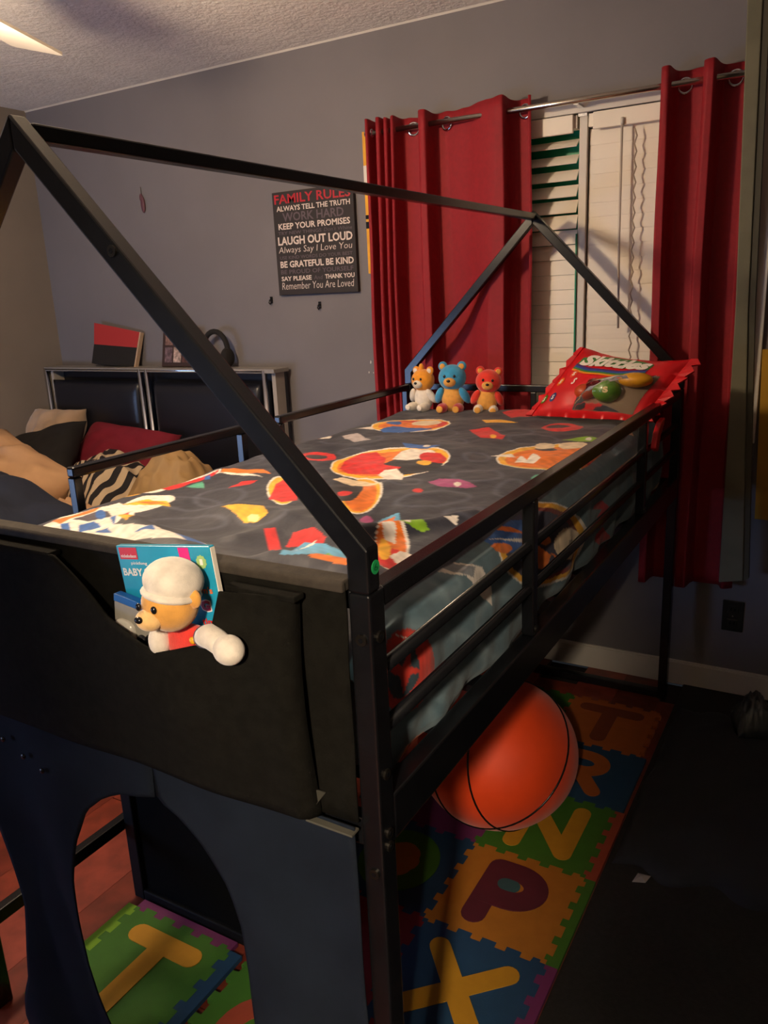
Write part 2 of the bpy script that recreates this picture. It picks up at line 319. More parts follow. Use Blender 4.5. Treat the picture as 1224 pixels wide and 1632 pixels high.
tag(MB().box(.036, 1.2, -.9, 2.10, .0005, .009).build('added_shade_sheet', mat('charcoal_shade_sheet', '#191816', .95, var=.2, vscale=80, bump=.4, bscale=300), bevel=.003), 'charcoal sheet added to darken the shaded floor right of the foam tiles', 'rug')  # dark sheet added so the shaded floor here looks near black
# ---------------------------------------------------------------- loft bed
BW, BL_ = 1.023, 2.0
PX, PY = .030, .036            # tube section
bed = thing('loft_bed', 'black metal loft bed with a house shaped roof frame', 'bed', (0, 0, 0))
def bar(name, x0, x1, y0, y1, z0, z1, bev=.003, parent=bed, m=m_black): return MB().box(x0, x1, y0, y1, z0, z1).build(name, m, parent, bevel=bev)
for x in (-PX, -BW):
    for y in (0, BL_-PY):
        bar('post', x, x+PX, y, y+PY, 0, 1.11)
ZA, ZE = 1.697, 1.166; hw = BW/2; sl = (ZA-ZE)/hw; vt = PX*math.sqrt(1+sl*sl)
for y in (0, BL_-PY):
    for sg_ in (1, -1):
        X = (lambda q: q) if sg_ > 0 else (lambda q: -BW-q)
        poly = [(X(0), 1.1105), (X(0), ZE), (X(-hw), ZA), (X(-hw), ZA-vt), (X(-PX), ZE+sl*PX-vt), (X(-PX), 1.1105)]
        MB().prism(poly, (y if y == 0 else BL_-.027), (.027 if y == 0 else BL_), 'y').build('rafter', m_black, bed, bevel=.003)
bar('ridge_bar', -hw-.0125, -hw+.0125, .027, BL_-.027, ZA-.031, ZA-.009)
# right guard
bar('guard_rail', -.028, -.002, PY, BL_-PY, 1.083, 1.11)
for z in (.995, .912): MB().tube([(-.015, PY, z), (-.015, BL_-PY, z)], .0095, 12).build('guard_rail', m_black, bed, smooth=True)
for y in (.575, 1.475): bar('guard_post', -.027, -.003, y, y+.024, .82, 1.083)
# left guard with a gap
for (y0, y1) in ((.395, .99), (1.145, BL_-PY)):
    bar('guard_rail', -BW+.002, -BW+.027, y0, y1, 1.088, 1.112, .005)
    for yy in (y0, y1-.022): bar('guard_post', -BW+.003, -BW+.026, yy, yy+.022, .82, 1.088)
for x0, x1 in ((-.03, 0), (-BW, -BW+.03)): bar('bed_rail', x0, x1, PY, BL_-PY, .752, .82)
# ends
bar('end_rail', -BW+PX, -PX, BL_-.030, BL_-.005, 1.09, 1.115); bar('end_rail', -BW+PX, -PX, BL_-.030, BL_-.005, .77, .81)
bar('end_post', -.516, -.494, BL_-.028, BL_-.006, .81, 1.09)
bar('end_rail', -BW+PX, -PX, .006, .030, .752, .792); bar('end_rail', -BW+PX, -PX, .008, .030, 1.085, 1.11)
bar('floor_rail', -BW+PX, -PX, BL_-.033, BL_-.003, .002, .03)
bar('side_rail', -BW+.003, -BW+.027, PY, BL_-PY, .19, .222)
for i in range(12):
    y = .12+i*.155; bar('slat', -BW+.031, -.031, y, y+.045, .762, .775, 0)
def bolt(p, n):
    p = Vector(p); n = Vector(n); b = MB().tube([p, p+n*.003], .0075, 14).build('bolt', m_bolt, bed)
    MB().tube([p+n*.003, p+n*.0034], .0035, 6).build('socket', m_black, b)
for z in (1.052, .72): bolt((-.0135, 0, z), (0, -1, 0))
for z in (1.052, .862, .775, .755): bolt((0, .018, z), (1, 0, 0))
bolt((-hw+.16, 0, ZA-.18), (0, -1, 0)); 
for z in (1.06, .99): bolt((-BW+.015, BL_-PY, z), (0, -1, 0))
for y in (.587, 1.487): bolt((-.003, y, .833), (1, 0, 0))
st = MB().tube([(0, .017, 1.141), (.0006, .017, 1.141)], .0088, 20).build('sticker', mat('green_sticker', '#1fa058', .5), bed); st['label'] = 'round green sticker'
txt('6', .0125, .0215, 1.1365, 1.1455, lambda a, b: (.0009, a, b)).build('sticker_print', mat('dark_green_print', '#0d5c33', .5), st)
tag(MB().box(-BW+.085, -.10, .09, 1.93, .776, .965).build('mattress', mat('white_ticking', '#c9c5bd', .8, var=.05), bevel=.03), 'mattress lying in the loft bed under the printed comforter', 'mattress')
# ---------------------------------------------------------------- printed comforter
PRINT_TOP=[
 ('#efe6dc',[(-.406,1.077),(-.387,1.022),(-.381,.964),(-.39,.91),(-.41,.863),(-.439,.827),(-.477,.805),(-.519,.797),(-.562,.805),(-.603,.829),(-.639,.868),(-.665,.919),(-.678,.979),(-.676,1.04),(-.658,1.097),(-.625,1.142),(-.581,1.17),(-.531,1.175),(-.481,1.16),(-.438,1.125)]),
 ('#f6b52a',[(-.409,1.075),(-.391,1.023),(-.387,.968),(-.395,.916),(-.415,.871),(-.445,.836),(-.481,.814),(-.522,.806),(-.563,.812),(-.602,.834),(-.636,.871),(-.66,.919),(-.672,.974),(-.668,1.033),(-.65,1.087),(-.618,1.13),(-.575,1.156),(-.527,1.163),(-.48,1.15),(-.44,1.119)]),
 ('#e8761c',[(-.416,1.059),(-.401,1.016),(-.399,.97),(-.408,.925),(-.428,.885),(-.455,.854),(-.488,.832),(-.524,.823),(-.561,.827),(-.595,.844),(-.622,.873),(-.641,.912),(-.649,.959),(-.643,1.008),(-.625,1.054),(-.595,1.091),(-.557,1.116),(-.516,1.125),(-.476,1.117),(-.441,1.094)]),
 ('#23222b',[(-.394,1.01),(-.384,.983),(-.382,.954),(-.387,.926),(-.398,.901),(-.415,.881),(-.435,.868),(-.458,.864),(-.48,.868),(-.501,.88),(-.517,.9),(-.528,.926),(-.533,.956),(-.529,.986),(-.518,1.013),(-.501,1.035),(-.479,1.049),(-.454,1.053),(-.43,1.047),(-.41,1.032)]),
 ('#d3171b',[(-.613,.872),(-.655,.969),(-.662,1.053),(-.629,1.081),(-.558,1.009),(-.528,.946),(-.465,.922),(-.47,.869),(-.514,.84),(-.558,.825)]),
 ('#efe6dc',[(-.535,1.0),(-.563,1.102),(-.563,1.156),(-.481,1.127),(-.436,1.073),(-.469,1.037),(-.488,.991)]),
 ('#d3171b',[(-.397,1.036),(-.392,1.019),(-.391,1.006),(-.395,.996),(-.404,.991),(-.416,.992),(-.43,.997),(-.446,1.008),(-.462,1.022),(-.476,1.039),(-.486,1.057),(-.493,1.075),(-.494,1.09),(-.49,1.1),(-.481,1.105),(-.468,1.104),(-.453,1.098),(-.436,1.086),(-.421,1.071),(-.407,1.054)]),
 ('#f6b52a',[(-.417,.991),(-.414,.982),(-.413,.974),(-.414,.967),(-.417,.962),(-.421,.959),(-.428,.958),(-.434,.96),(-.441,.965),(-.448,.971),(-.453,.979),(-.456,.987),(-.458,.996),(-.457,1.003),(-.454,1.009),(-.449,1.012),(-.442,1.012),(-.435,1.01),(-.428,1.005),(-.422,.999)]),
 ('#efe6dc',[(-.489,.848),(-.495,.889),(-.473,.912),(-.43,.868),(-.406,.816),(-.443,.816)]),
 ('#efe6dc',[(-.418,.745),(-.389,.701),(-.364,.654),(-.346,.61),(-.335,.572),(-.331,.543),(-.336,.524),(-.347,.517),(-.365,.522),(-.388,.539),(-.415,.568),(-.443,.606),(-.47,.651),(-.493,.698),(-.51,.744),(-.517,.782),(-.514,.807),(-.5,.816),(-.477,.807),(-.449,.782)]),
 ('#f6b52a',[(-.419,.737),(-.392,.695),(-.368,.652),(-.35,.611),(-.34,.575),(-.336,.548),(-.341,.531),(-.352,.525),(-.369,.53),(-.391,.547),(-.416,.574),(-.443,.61),(-.469,.652),(-.491,.697),(-.506,.739),(-.513,.774),(-.51,.797),(-.496,.804),(-.475,.795),(-.448,.772)]),
 ('#e8761c',[(-.413,.711),(-.39,.677),(-.37,.64),(-.354,.606),(-.345,.576),(-.342,.554),(-.346,.54),(-.355,.535),(-.37,.54),(-.389,.555),(-.411,.579),(-.434,.61),(-.455,.645),(-.474,.682),(-.486,.717),(-.492,.745),(-.489,.763),(-.478,.768),(-.46,.76),(-.437,.74)]),
 ('#23222b',[(-.47,.747),(-.447,.713),(-.426,.677),(-.411,.642),(-.401,.612),(-.398,.588),(-.401,.573),(-.41,.567),(-.424,.571),(-.443,.585),(-.464,.608),(-.487,.638),(-.509,.673),(-.527,.71),(-.54,.744),(-.546,.773),(-.544,.792),(-.533,.799),(-.516,.793),(-.494,.774)]),
 ('#e9d3b4',[(-.564,.767),(-.557,.797),(-.443,.764),(-.425,.739),(-.488,.729)]),
 ('#d3171b',[(-.433,.646),(-.428,.638),(-.426,.629),(-.425,.622),(-.427,.616),(-.431,.613),(-.437,.613),(-.443,.615),(-.451,.62),(-.458,.627),(-.464,.635),(-.469,.644),(-.472,.653),(-.472,.66),(-.471,.666),(-.467,.669),(-.461,.669),(-.454,.667),(-.446,.662),(-.439,.655)]),
 ('#efe6dc',[(-.638,1.572),(-.626,1.532),(-.627,1.492),(-.64,1.457),(-.664,1.428),(-.697,1.409),(-.737,1.4),(-.779,1.404),(-.82,1.419),(-.857,1.445),(-.885,1.48),(-.902,1.52),(-.905,1.563),(-.893,1.603),(-.867,1.635),(-.83,1.656),(-.786,1.664),(-.741,1.658),(-.698,1.639),(-.663,1.609)]),
 ('#f6b52a',[(-.642,1.571),(-.631,1.534),(-.633,1.498),(-.646,1.465),(-.67,1.438),(-.703,1.419),(-.741,1.411),(-.781,1.413),(-.82,1.426),(-.855,1.449),(-.881,1.481),(-.896,1.518),(-.897,1.557),(-.885,1.594),(-.859,1.624),(-.824,1.644),(-.782,1.652),(-.738,1.647),(-.698,1.631),(-.665,1.604)]),
 ('#d3171b',[(-.645,1.568),(-.637,1.539),(-.64,1.509),(-.653,1.481),(-.675,1.458),(-.704,1.442),(-.738,1.434),(-.773,1.435),(-.807,1.445),(-.836,1.464),(-.857,1.489),(-.868,1.519),(-.867,1.55),(-.855,1.58),(-.831,1.605),(-.8,1.622),(-.763,1.63),(-.726,1.627),(-.692,1.615),(-.664,1.595)]),
 ('#e8761c',[(-.668,1.538),(-.661,1.513),(-.664,1.488),(-.676,1.466),(-.697,1.448),(-.724,1.437),(-.755,1.433),(-.787,1.436),(-.818,1.447),(-.844,1.464),(-.863,1.487),(-.872,1.512),(-.871,1.538),(-.859,1.562),(-.837,1.581),(-.808,1.593),(-.775,1.597),(-.741,1.592),(-.71,1.58),(-.685,1.561)]),
 ('#1f5fae',[(-.825,1.434),(-.815,1.499),(-.717,1.5),(-.652,1.468),(-.707,1.406),(-.791,1.395)]),
 ('#e9d3b4',[(-.684,1.598),(-.679,1.583),(-.68,1.568),(-.686,1.555),(-.696,1.545),(-.71,1.539),(-.726,1.538),(-.743,1.541),(-.759,1.548),(-.773,1.559),(-.783,1.573),(-.788,1.588),(-.788,1.603),(-.782,1.616),(-.772,1.627),(-.757,1.633),(-.741,1.634),(-.723,1.631),(-.707,1.623),(-.693,1.612)]),
 ('#1f5fae',[(-.816,1.564),(-.811,1.553),(-.81,1.542),(-.811,1.533),(-.815,1.527),(-.822,1.523),(-.831,1.523),(-.84,1.526),(-.85,1.532),(-.859,1.541),(-.867,1.551),(-.871,1.562),(-.873,1.573),(-.872,1.583),(-.868,1.59),(-.861,1.593),(-.852,1.593),(-.842,1.59),(-.832,1.584),(-.823,1.575)]),
 ('#efe6dc',[(-.92,1.434),(-.884,1.481),(-.851,1.439)]),
 ('#efe6dc',[(-.061,1.254),(-.054,1.204),(-.058,1.153),(-.073,1.107),(-.098,1.069),(-.129,1.041),(-.165,1.026),(-.203,1.025),(-.238,1.039),(-.27,1.066),(-.294,1.106),(-.307,1.155),(-.307,1.209),(-.295,1.261),(-.269,1.307),(-.233,1.34),(-.192,1.357),(-.149,1.354),(-.111,1.334),(-.081,1.299)]),
 ('#f6b52a',[(-.062,1.253),(-.055,1.205),(-.06,1.157),(-.075,1.112),(-.099,1.075),(-.13,1.048),(-.165,1.033),(-.202,1.032),(-.237,1.045),(-.267,1.07),(-.289,1.108),(-.302,1.155),(-.302,1.206),(-.289,1.256),(-.264,1.3),(-.229,1.332),(-.188,1.348),(-.147,1.347),(-.11,1.328),(-.081,1.295)]),
 ('#e8761c',[(-.061,1.242),(-.056,1.202),(-.061,1.16),(-.076,1.121),(-.099,1.088),(-.128,1.064),(-.16,1.049),(-.194,1.047),(-.225,1.056),(-.252,1.077),(-.271,1.109),(-.28,1.148),(-.279,1.191),(-.265,1.234),(-.241,1.272),(-.209,1.301),(-.173,1.316),(-.136,1.317),(-.103,1.303),(-.077,1.277)]),
 ('#efe6dc',[(-.239,1.095),(-.252,1.173),(-.218,1.126),(-.23,1.205),(-.188,1.144),(-.188,1.089)]),
 ('#23222b',[(-.185,1.261),(-.183,1.251),(-.185,1.242),(-.189,1.236),(-.196,1.232),(-.205,1.231),(-.215,1.233),(-.225,1.237),(-.235,1.245),(-.242,1.254),(-.247,1.264),(-.249,1.274),(-.248,1.283),(-.243,1.29),(-.236,1.295),(-.226,1.296),(-.216,1.293),(-.206,1.288),(-.196,1.28),(-.189,1.271)]),
 ('#e9d3b4',[(-.21,1.319),(-.206,1.303),(-.205,1.288),(-.207,1.275),(-.212,1.266),(-.219,1.262),(-.227,1.262),(-.237,1.266),(-.246,1.276),(-.255,1.288),(-.261,1.304),(-.266,1.32),(-.267,1.336),(-.266,1.349),(-.261,1.359),(-.254,1.364),(-.245,1.363),(-.235,1.358),(-.225,1.348),(-.217,1.335)]),
 ('#e9d3b4',[(-.122,1.345),(-.12,1.329),(-.121,1.313),(-.126,1.3),(-.135,1.29),(-.146,1.284),(-.159,1.283),(-.172,1.286),(-.184,1.295),(-.194,1.307),(-.201,1.322),(-.204,1.338),(-.203,1.355),(-.198,1.369),(-.189,1.38),(-.177,1.386),(-.164,1.387),(-.151,1.383),(-.139,1.374),(-.129,1.361)]),
 ('#d3171b',[(-.08,1.17),(-.072,1.255),(-.039,1.232),(-.049,1.142)]),
 ('#efe6dc',[(-.072,1.255),(-.02,1.238),(-.036,1.208)]),
 ('#efe6dc',[(-.322,1.134),(-.284,1.189),(-.258,1.154)]),
 ('#efe6dc',[(-.128,.322),(-.121,.296),(-.119,.276),(-.122,.263),(-.13,.258),(-.141,.262),(-.155,.274),(-.171,.293),(-.188,.319),(-.204,.35),(-.218,.382),(-.227,.412),(-.231,.437),(-.228,.453),(-.22,.459),(-.206,.453),(-.189,.437),(-.171,.412),(-.154,.383),(-.139,.352)]),
 ('#e8761c',[(-.134,.324),(-.128,.3),(-.126,.282),(-.129,.27),(-.135,.265),(-.145,.268),(-.158,.279),(-.172,.297),(-.188,.321),(-.202,.348),(-.214,.377),(-.223,.405),(-.226,.427),(-.224,.442),(-.217,.448),(-.205,.443),(-.19,.428),(-.174,.406),(-.158,.38),(-.144,.351)]),
 ('#d3171b',[(-.135,.328),(-.128,.314),(-.123,.299),(-.121,.286),(-.122,.275),(-.125,.267),(-.131,.263),(-.139,.263),(-.148,.267),(-.158,.275),(-.167,.287),(-.175,.3),(-.18,.315),(-.183,.329),(-.183,.341),(-.179,.35),(-.172,.355),(-.164,.354),(-.154,.349),(-.144,.34)]),
 ('#f6b52a',[(-.169,.344),(-.162,.332),(-.157,.321),(-.155,.311),(-.154,.305),(-.156,.302),(-.16,.302),(-.166,.307),(-.173,.314),(-.181,.324),(-.188,.336),(-.195,.349),(-.2,.361),(-.204,.371),(-.204,.379),(-.202,.382),(-.198,.381),(-.192,.376),(-.184,.368),(-.176,.357)]),
 ('#efe6dc',[(-.159,.321),(-.152,.351),(-.125,.348),(-.131,.322),(-.126,.295)]),
 ('#efe6dc',[(-.242,.437),(-.203,.425),(-.178,.377),(-.203,.382)]),
 ('#efe6dc',[(-.514,.531),(-.515,.518),(-.524,.514),(-.541,.521),(-.564,.537),(-.592,.562),(-.622,.595),(-.653,.632),(-.68,.67),(-.7,.705),(-.712,.733),(-.712,.751),(-.701,.754),(-.68,.745),(-.652,.723),(-.62,.692),(-.588,.655),(-.56,.618),(-.537,.583),(-.521,.553)]),
 ('#f6b52a',[(-.519,.538),(-.52,.525),(-.529,.522),(-.544,.527),(-.565,.542),(-.591,.566),(-.619,.596),(-.647,.63),(-.672,.666),(-.691,.699),(-.701,.725),(-.702,.741),(-.692,.746),(-.673,.737),(-.647,.717),(-.618,.689),(-.589,.656),(-.562,.621),(-.541,.588),(-.526,.56)]),
 ('#d3171b',[(-.655,.669),(-.674,.722),(-.635,.696),(-.552,.615),(-.516,.56),(-.534,.532),(-.581,.547)]),
 ('#d3171b',[(-.532,1.477),(-.481,1.514),(-.382,1.398),(-.374,1.349),(-.441,1.349)]),
 ('#f6b52a',[(-.404,1.381),(-.401,1.372),(-.399,1.364),(-.398,1.357),(-.399,1.353),(-.401,1.351),(-.405,1.351),(-.409,1.354),(-.413,1.36),(-.417,1.367),(-.421,1.376),(-.425,1.385),(-.427,1.393),(-.427,1.4),(-.427,1.405),(-.424,1.407),(-.421,1.406),(-.417,1.403),(-.412,1.397),(-.408,1.389)]),
 ('#d3171b',[(-.22,1.619),(-.216,1.595),(-.218,1.572),(-.226,1.553),(-.24,1.538),(-.257,1.53),(-.276,1.528),(-.296,1.534),(-.315,1.546),(-.331,1.564),(-.342,1.587),(-.347,1.611),(-.346,1.635),(-.338,1.656),(-.324,1.672),(-.305,1.681),(-.285,1.682),(-.264,1.675),(-.245,1.661),(-.23,1.642)]),
 ('#23222b',[(-.262,1.632),(-.261,1.621),(-.263,1.61),(-.269,1.601),(-.277,1.594),(-.288,1.589),(-.299,1.588),(-.311,1.59),(-.321,1.595),(-.33,1.603),(-.335,1.612),(-.337,1.623),(-.335,1.634),(-.329,1.643),(-.32,1.651),(-.309,1.656),(-.297,1.657),(-.286,1.655),(-.275,1.649),(-.267,1.641)]),
 ('#7fae1c',[(-.225,1.412),(-.167,1.469),(-.107,1.446),(-.145,1.395)]),
 ('#efe6dc',[(-.143,1.435),(-.142,1.43),(-.141,1.424),(-.142,1.42),(-.143,1.416),(-.146,1.415),(-.148,1.415),(-.151,1.417),(-.154,1.42),(-.157,1.425),(-.159,1.431),(-.16,1.437),(-.161,1.442),(-.16,1.447),(-.159,1.45),(-.156,1.452),(-.153,1.452),(-.15,1.449),(-.147,1.446),(-.145,1.441)]),
 ('#f6b52a',[(-.566,1.654),(-.527,1.677),(-.44,1.647),(-.523,1.588)]),
 ('#d3171b',[(-.557,1.808),(-.525,1.904),(-.452,1.876),(-.416,1.757),(-.487,1.713)]),
 ('#1f5fae',[(-.628,1.224),(-.577,1.219),(-.487,1.189),(-.513,1.153),(-.58,1.161)]),
 ('#efe6dc',[(-.524,1.197),(-.522,1.191),(-.521,1.186),(-.521,1.182),(-.523,1.179),(-.526,1.177),(-.529,1.177),(-.533,1.179),(-.537,1.181),(-.541,1.186),(-.544,1.19),(-.546,1.196),(-.547,1.201),(-.547,1.205),(-.545,1.208),(-.542,1.21),(-.539,1.21),(-.535,1.209),(-.531,1.206),(-.527,1.202)]),
 ('#b9aeb0',[(-.895,1.32),(-.864,1.363),(-.808,1.31),(-.741,1.242),(-.791,1.227),(-.848,1.265)]),
 ('#d3171b',[(-.704,.996),(-.693,.974),(-.688,.955),(-.69,.94),(-.699,.93),(-.714,.926),(-.733,.929),(-.755,.938),(-.778,.953),(-.799,.973),(-.818,.995),(-.831,1.018),(-.837,1.039),(-.836,1.056),(-.826,1.067),(-.811,1.071),(-.79,1.067),(-.766,1.056),(-.742,1.039),(-.721,1.019)]),
 ('#23222b',[(-.731,.994),(-.725,.983),(-.724,.973),(-.727,.965),(-.733,.96),(-.743,.958),(-.755,.959),(-.769,.964),(-.782,.972),(-.794,.982),(-.804,.993),(-.81,1.004),(-.812,1.015),(-.809,1.023),(-.802,1.029),(-.792,1.031),(-.779,1.029),(-.765,1.024),(-.752,1.015),(-.74,1.005)]),
 ('#d3171b',[(-1.038,1.268),(-.999,1.351),(-.931,1.321),(-.958,1.256)]),
 ('#efe6dc',[(-1.037,1.234),(-.991,1.305),(-.979,1.273)]),
 ('#efe6dc',[(-.928,1.31),(-.923,1.301),(-.921,1.292),(-.922,1.284),(-.926,1.278),(-.933,1.275),(-.941,1.274),(-.95,1.276),(-.96,1.281),(-.969,1.288),(-.976,1.297),(-.982,1.306),(-.984,1.316),(-.983,1.324),(-.979,1.33),(-.973,1.334),(-.964,1.334),(-.954,1.332),(-.945,1.327),(-.936,1.319)]),
 ('#a8457f',[(-.338,.814),(-.327,.85),(-.281,.859),(-.218,.812),(-.228,.785),(-.285,.764)]),
 ('#efe6dc',[(-.252,.806),(-.25,.799),(-.248,.793),(-.248,.788),(-.248,.784),(-.25,.783),(-.253,.783),(-.257,.785),(-.261,.789),(-.264,.794),(-.268,.801),(-.27,.807),(-.272,.814),(-.273,.819),(-.272,.823),(-.27,.825),(-.267,.824),(-.263,.822),(-.259,.818),(-.256,.813)]),
 ('#d3171b',[(-.298,.713),(-.296,.707),(-.295,.701),(-.295,.696),(-.296,.692),(-.299,.69),(-.302,.69),(-.306,.691),(-.311,.695),(-.315,.7),(-.319,.705),(-.321,.711),(-.323,.717),(-.323,.722),(-.321,.726),(-.319,.728),(-.315,.729),(-.311,.727),(-.306,.723),(-.302,.718)]),
 ('#7fae1c',[(-.216,.44),(-.234,.5),(-.208,.506),(-.164,.476),(-.17,.458)]),
 ('#efe6dc',[(-.2,.45),(-.213,.487),(-.19,.458)]),
 ('#f6b52a',[(-.635,.457),(-.597,.451),(-.543,.481),(-.489,.428),(-.486,.389),(-.511,.383)]),
 ('#f4e7a0',[(-.494,.408),(-.491,.404),(-.489,.399),(-.489,.395),(-.491,.392),(-.494,.39),(-.498,.389),(-.503,.39),(-.508,.392),(-.513,.395),(-.517,.399),(-.52,.404),(-.521,.408),(-.521,.413),(-.52,.416),(-.517,.418),(-.512,.419),(-.508,.418),(-.502,.416),(-.498,.412)]),
 ('#d3171b',[(-.763,.625),(-.768,.683),(-.735,.701),(-.729,.67)]),
 ('#d3171b',[(-.439,.351),(-.423,.365),(-.344,.28),(-.305,.236),(-.308,.215),(-.364,.271)]),
 ('#d3171b',[(-.356,.304),(-.378,.358),(-.35,.382),(-.305,.356),(-.294,.33)]),
 ('#4f9f86',[(-.042,1.014),(-.06,.955),(-.013,.953)]),
 ('#4f9f86',[(-.114,.964),(-.112,.956),(-.111,.947),(-.111,.938),(-.113,.93),(-.116,.923),(-.12,.919),(-.125,.917),(-.129,.919),(-.133,.922),(-.136,.928),(-.139,.936),(-.14,.945),(-.139,.954),(-.138,.962),(-.134,.969),(-.131,.973),(-.126,.975),(-.121,.974),(-.117,.97)]),
 ('#4f9f86',[(-.899,.63),(-.896,.688),(-.835,.625)]),
 ('#a8457f',[(-.291,.492),(-.286,.482),(-.283,.474),(-.282,.466),(-.283,.461),(-.285,.459),(-.289,.459),(-.295,.461),(-.301,.467),(-.308,.474),(-.314,.483),(-.319,.492),(-.322,.501),(-.324,.509),(-.323,.514),(-.321,.517),(-.316,.517),(-.31,.514),(-.304,.508),(-.297,.501)]),
 ('#efe6dc',[(-.16,.529),(-.143,.554),(-.135,.53)]),
 ('#efe6dc',[(-.987,.532),(-.984,.621),(-.947,.761),(-.943,.81),(-.914,.771),(-.932,.632),(-.933,.551)]),
 ('#d3171b',[(-.968,.606),(-.936,.749),(-.941,.802),(-.909,.742),(-.917,.596)]),
 ('#e8761c',[(-.938,.811),(-.802,.809),(-.741,.762),(-.822,.772),(-.914,.771)]),
 ('#efe6dc',[(-.941,.778),(-.822,.772),(-.738,.728),(-.836,.752)]),
 ('#1f5fae',[(-.934,.734),(-.928,.751),(-.893,.71),(-.901,.7)]),
 ('#efe6dc',[(-.812,.507),(-.797,.489),(-.786,.467),(-.782,.445),(-.782,.423),(-.788,.405),(-.799,.391),(-.814,.383),(-.831,.381),(-.849,.386),(-.867,.397),(-.882,.414),(-.894,.435),(-.9,.457),(-.901,.48),(-.895,.5),(-.884,.516),(-.868,.525),(-.849,.526),(-.83,.52)]),
 ('#f6b52a',[(-.895,.43),(-.87,.48),(-.811,.479),(-.757,.437),(-.82,.441)]),
 ('#e8761c',[(-.88,.453),(-.836,.475),(-.774,.447),(-.818,.448)]),
 ('#efe6dc',[(-.911,.226),(-.958,.324),(-.916,.44),(-.817,.393),(-.754,.326),(-.725,.268),(-.784,.213)]),
 ('#e8761c',[(-.942,.283),(-.94,.358),(-.93,.4),(-.904,.36),(-.905,.297),(-.892,.263)]),
 ('#4a4450',[(-.895,.296),(-.899,.357),(-.883,.379),(-.833,.345),(-.85,.299)]),
 ('#1f5fae',[(-.859,.351),(-.849,.342),(-.841,.333),(-.836,.326),(-.835,.321),(-.836,.319),(-.841,.319),(-.849,.322),(-.858,.327),(-.869,.334),(-.88,.343),(-.89,.352),(-.898,.361),(-.903,.369),(-.905,.374),(-.903,.377),(-.898,.377),(-.89,.374),(-.88,.368),(-.869,.36)]),
 ('#d3171b',[(-.829,.337),(-.83,.388),(-.779,.336),(-.801,.328)]),
 ('#1f5fae',[(-.892,.263),(-.881,.277),(-.819,.23),(-.823,.216)]),
 ('#1f5fae',[(-.845,.271),(-.837,.303),(-.759,.254),(-.786,.222)]),
 ('#1f5fae',[(-.809,.314),(-.779,.316),(-.722,.255)]),
 ('#f6b52a',[(-.763,.299),(-.775,.337),(-.741,.322),(-.709,.274)]),
 ('#f6b52a',[(-1.005,.512),(-.97,.538),(-.931,.52),(-.956,.486)]),
 ('#efe6dc',[(-.787,.23),(-.737,.263),(-.608,.25),(-.448,.215),(-.474,.19),(-.628,.194),(-.749,.21)]),
 ('#1f5fae',[(-.756,.233),(-.736,.25),(-.7,.23)]),
 ('#1f5fae',[(-.641,.228),(-.619,.254),(-.59,.233)]),
 ('#1f5fae',[(-.536,.224),(-.498,.231),(-.439,.205),(-.474,.19)]),
 ('#5fa7cf',[(-.291,.206),(-.332,.285),(-.336,.332),(-.289,.332),(-.237,.306),(-.182,.239)]),
 ('#efe6dc',[(-.328,.294),(-.317,.343),(-.312,.326)]),
 ('#7fae1c',[(-.243,.236),(-.258,.294),(-.22,.255)]),
 ('#e8761c',[(-.245,.213),(-.235,.242),(-.204,.268),(-.164,.207)]),
 ('#5fa7cf',[(-.265,.42),(-.28,.51),(-.268,.552),(-.244,.514),(-.231,.459),(-.226,.395)]),
 ('#e8761c',[(-.264,.433),(-.271,.495),(-.264,.53),(-.244,.483),(-.249,.434)]),
]
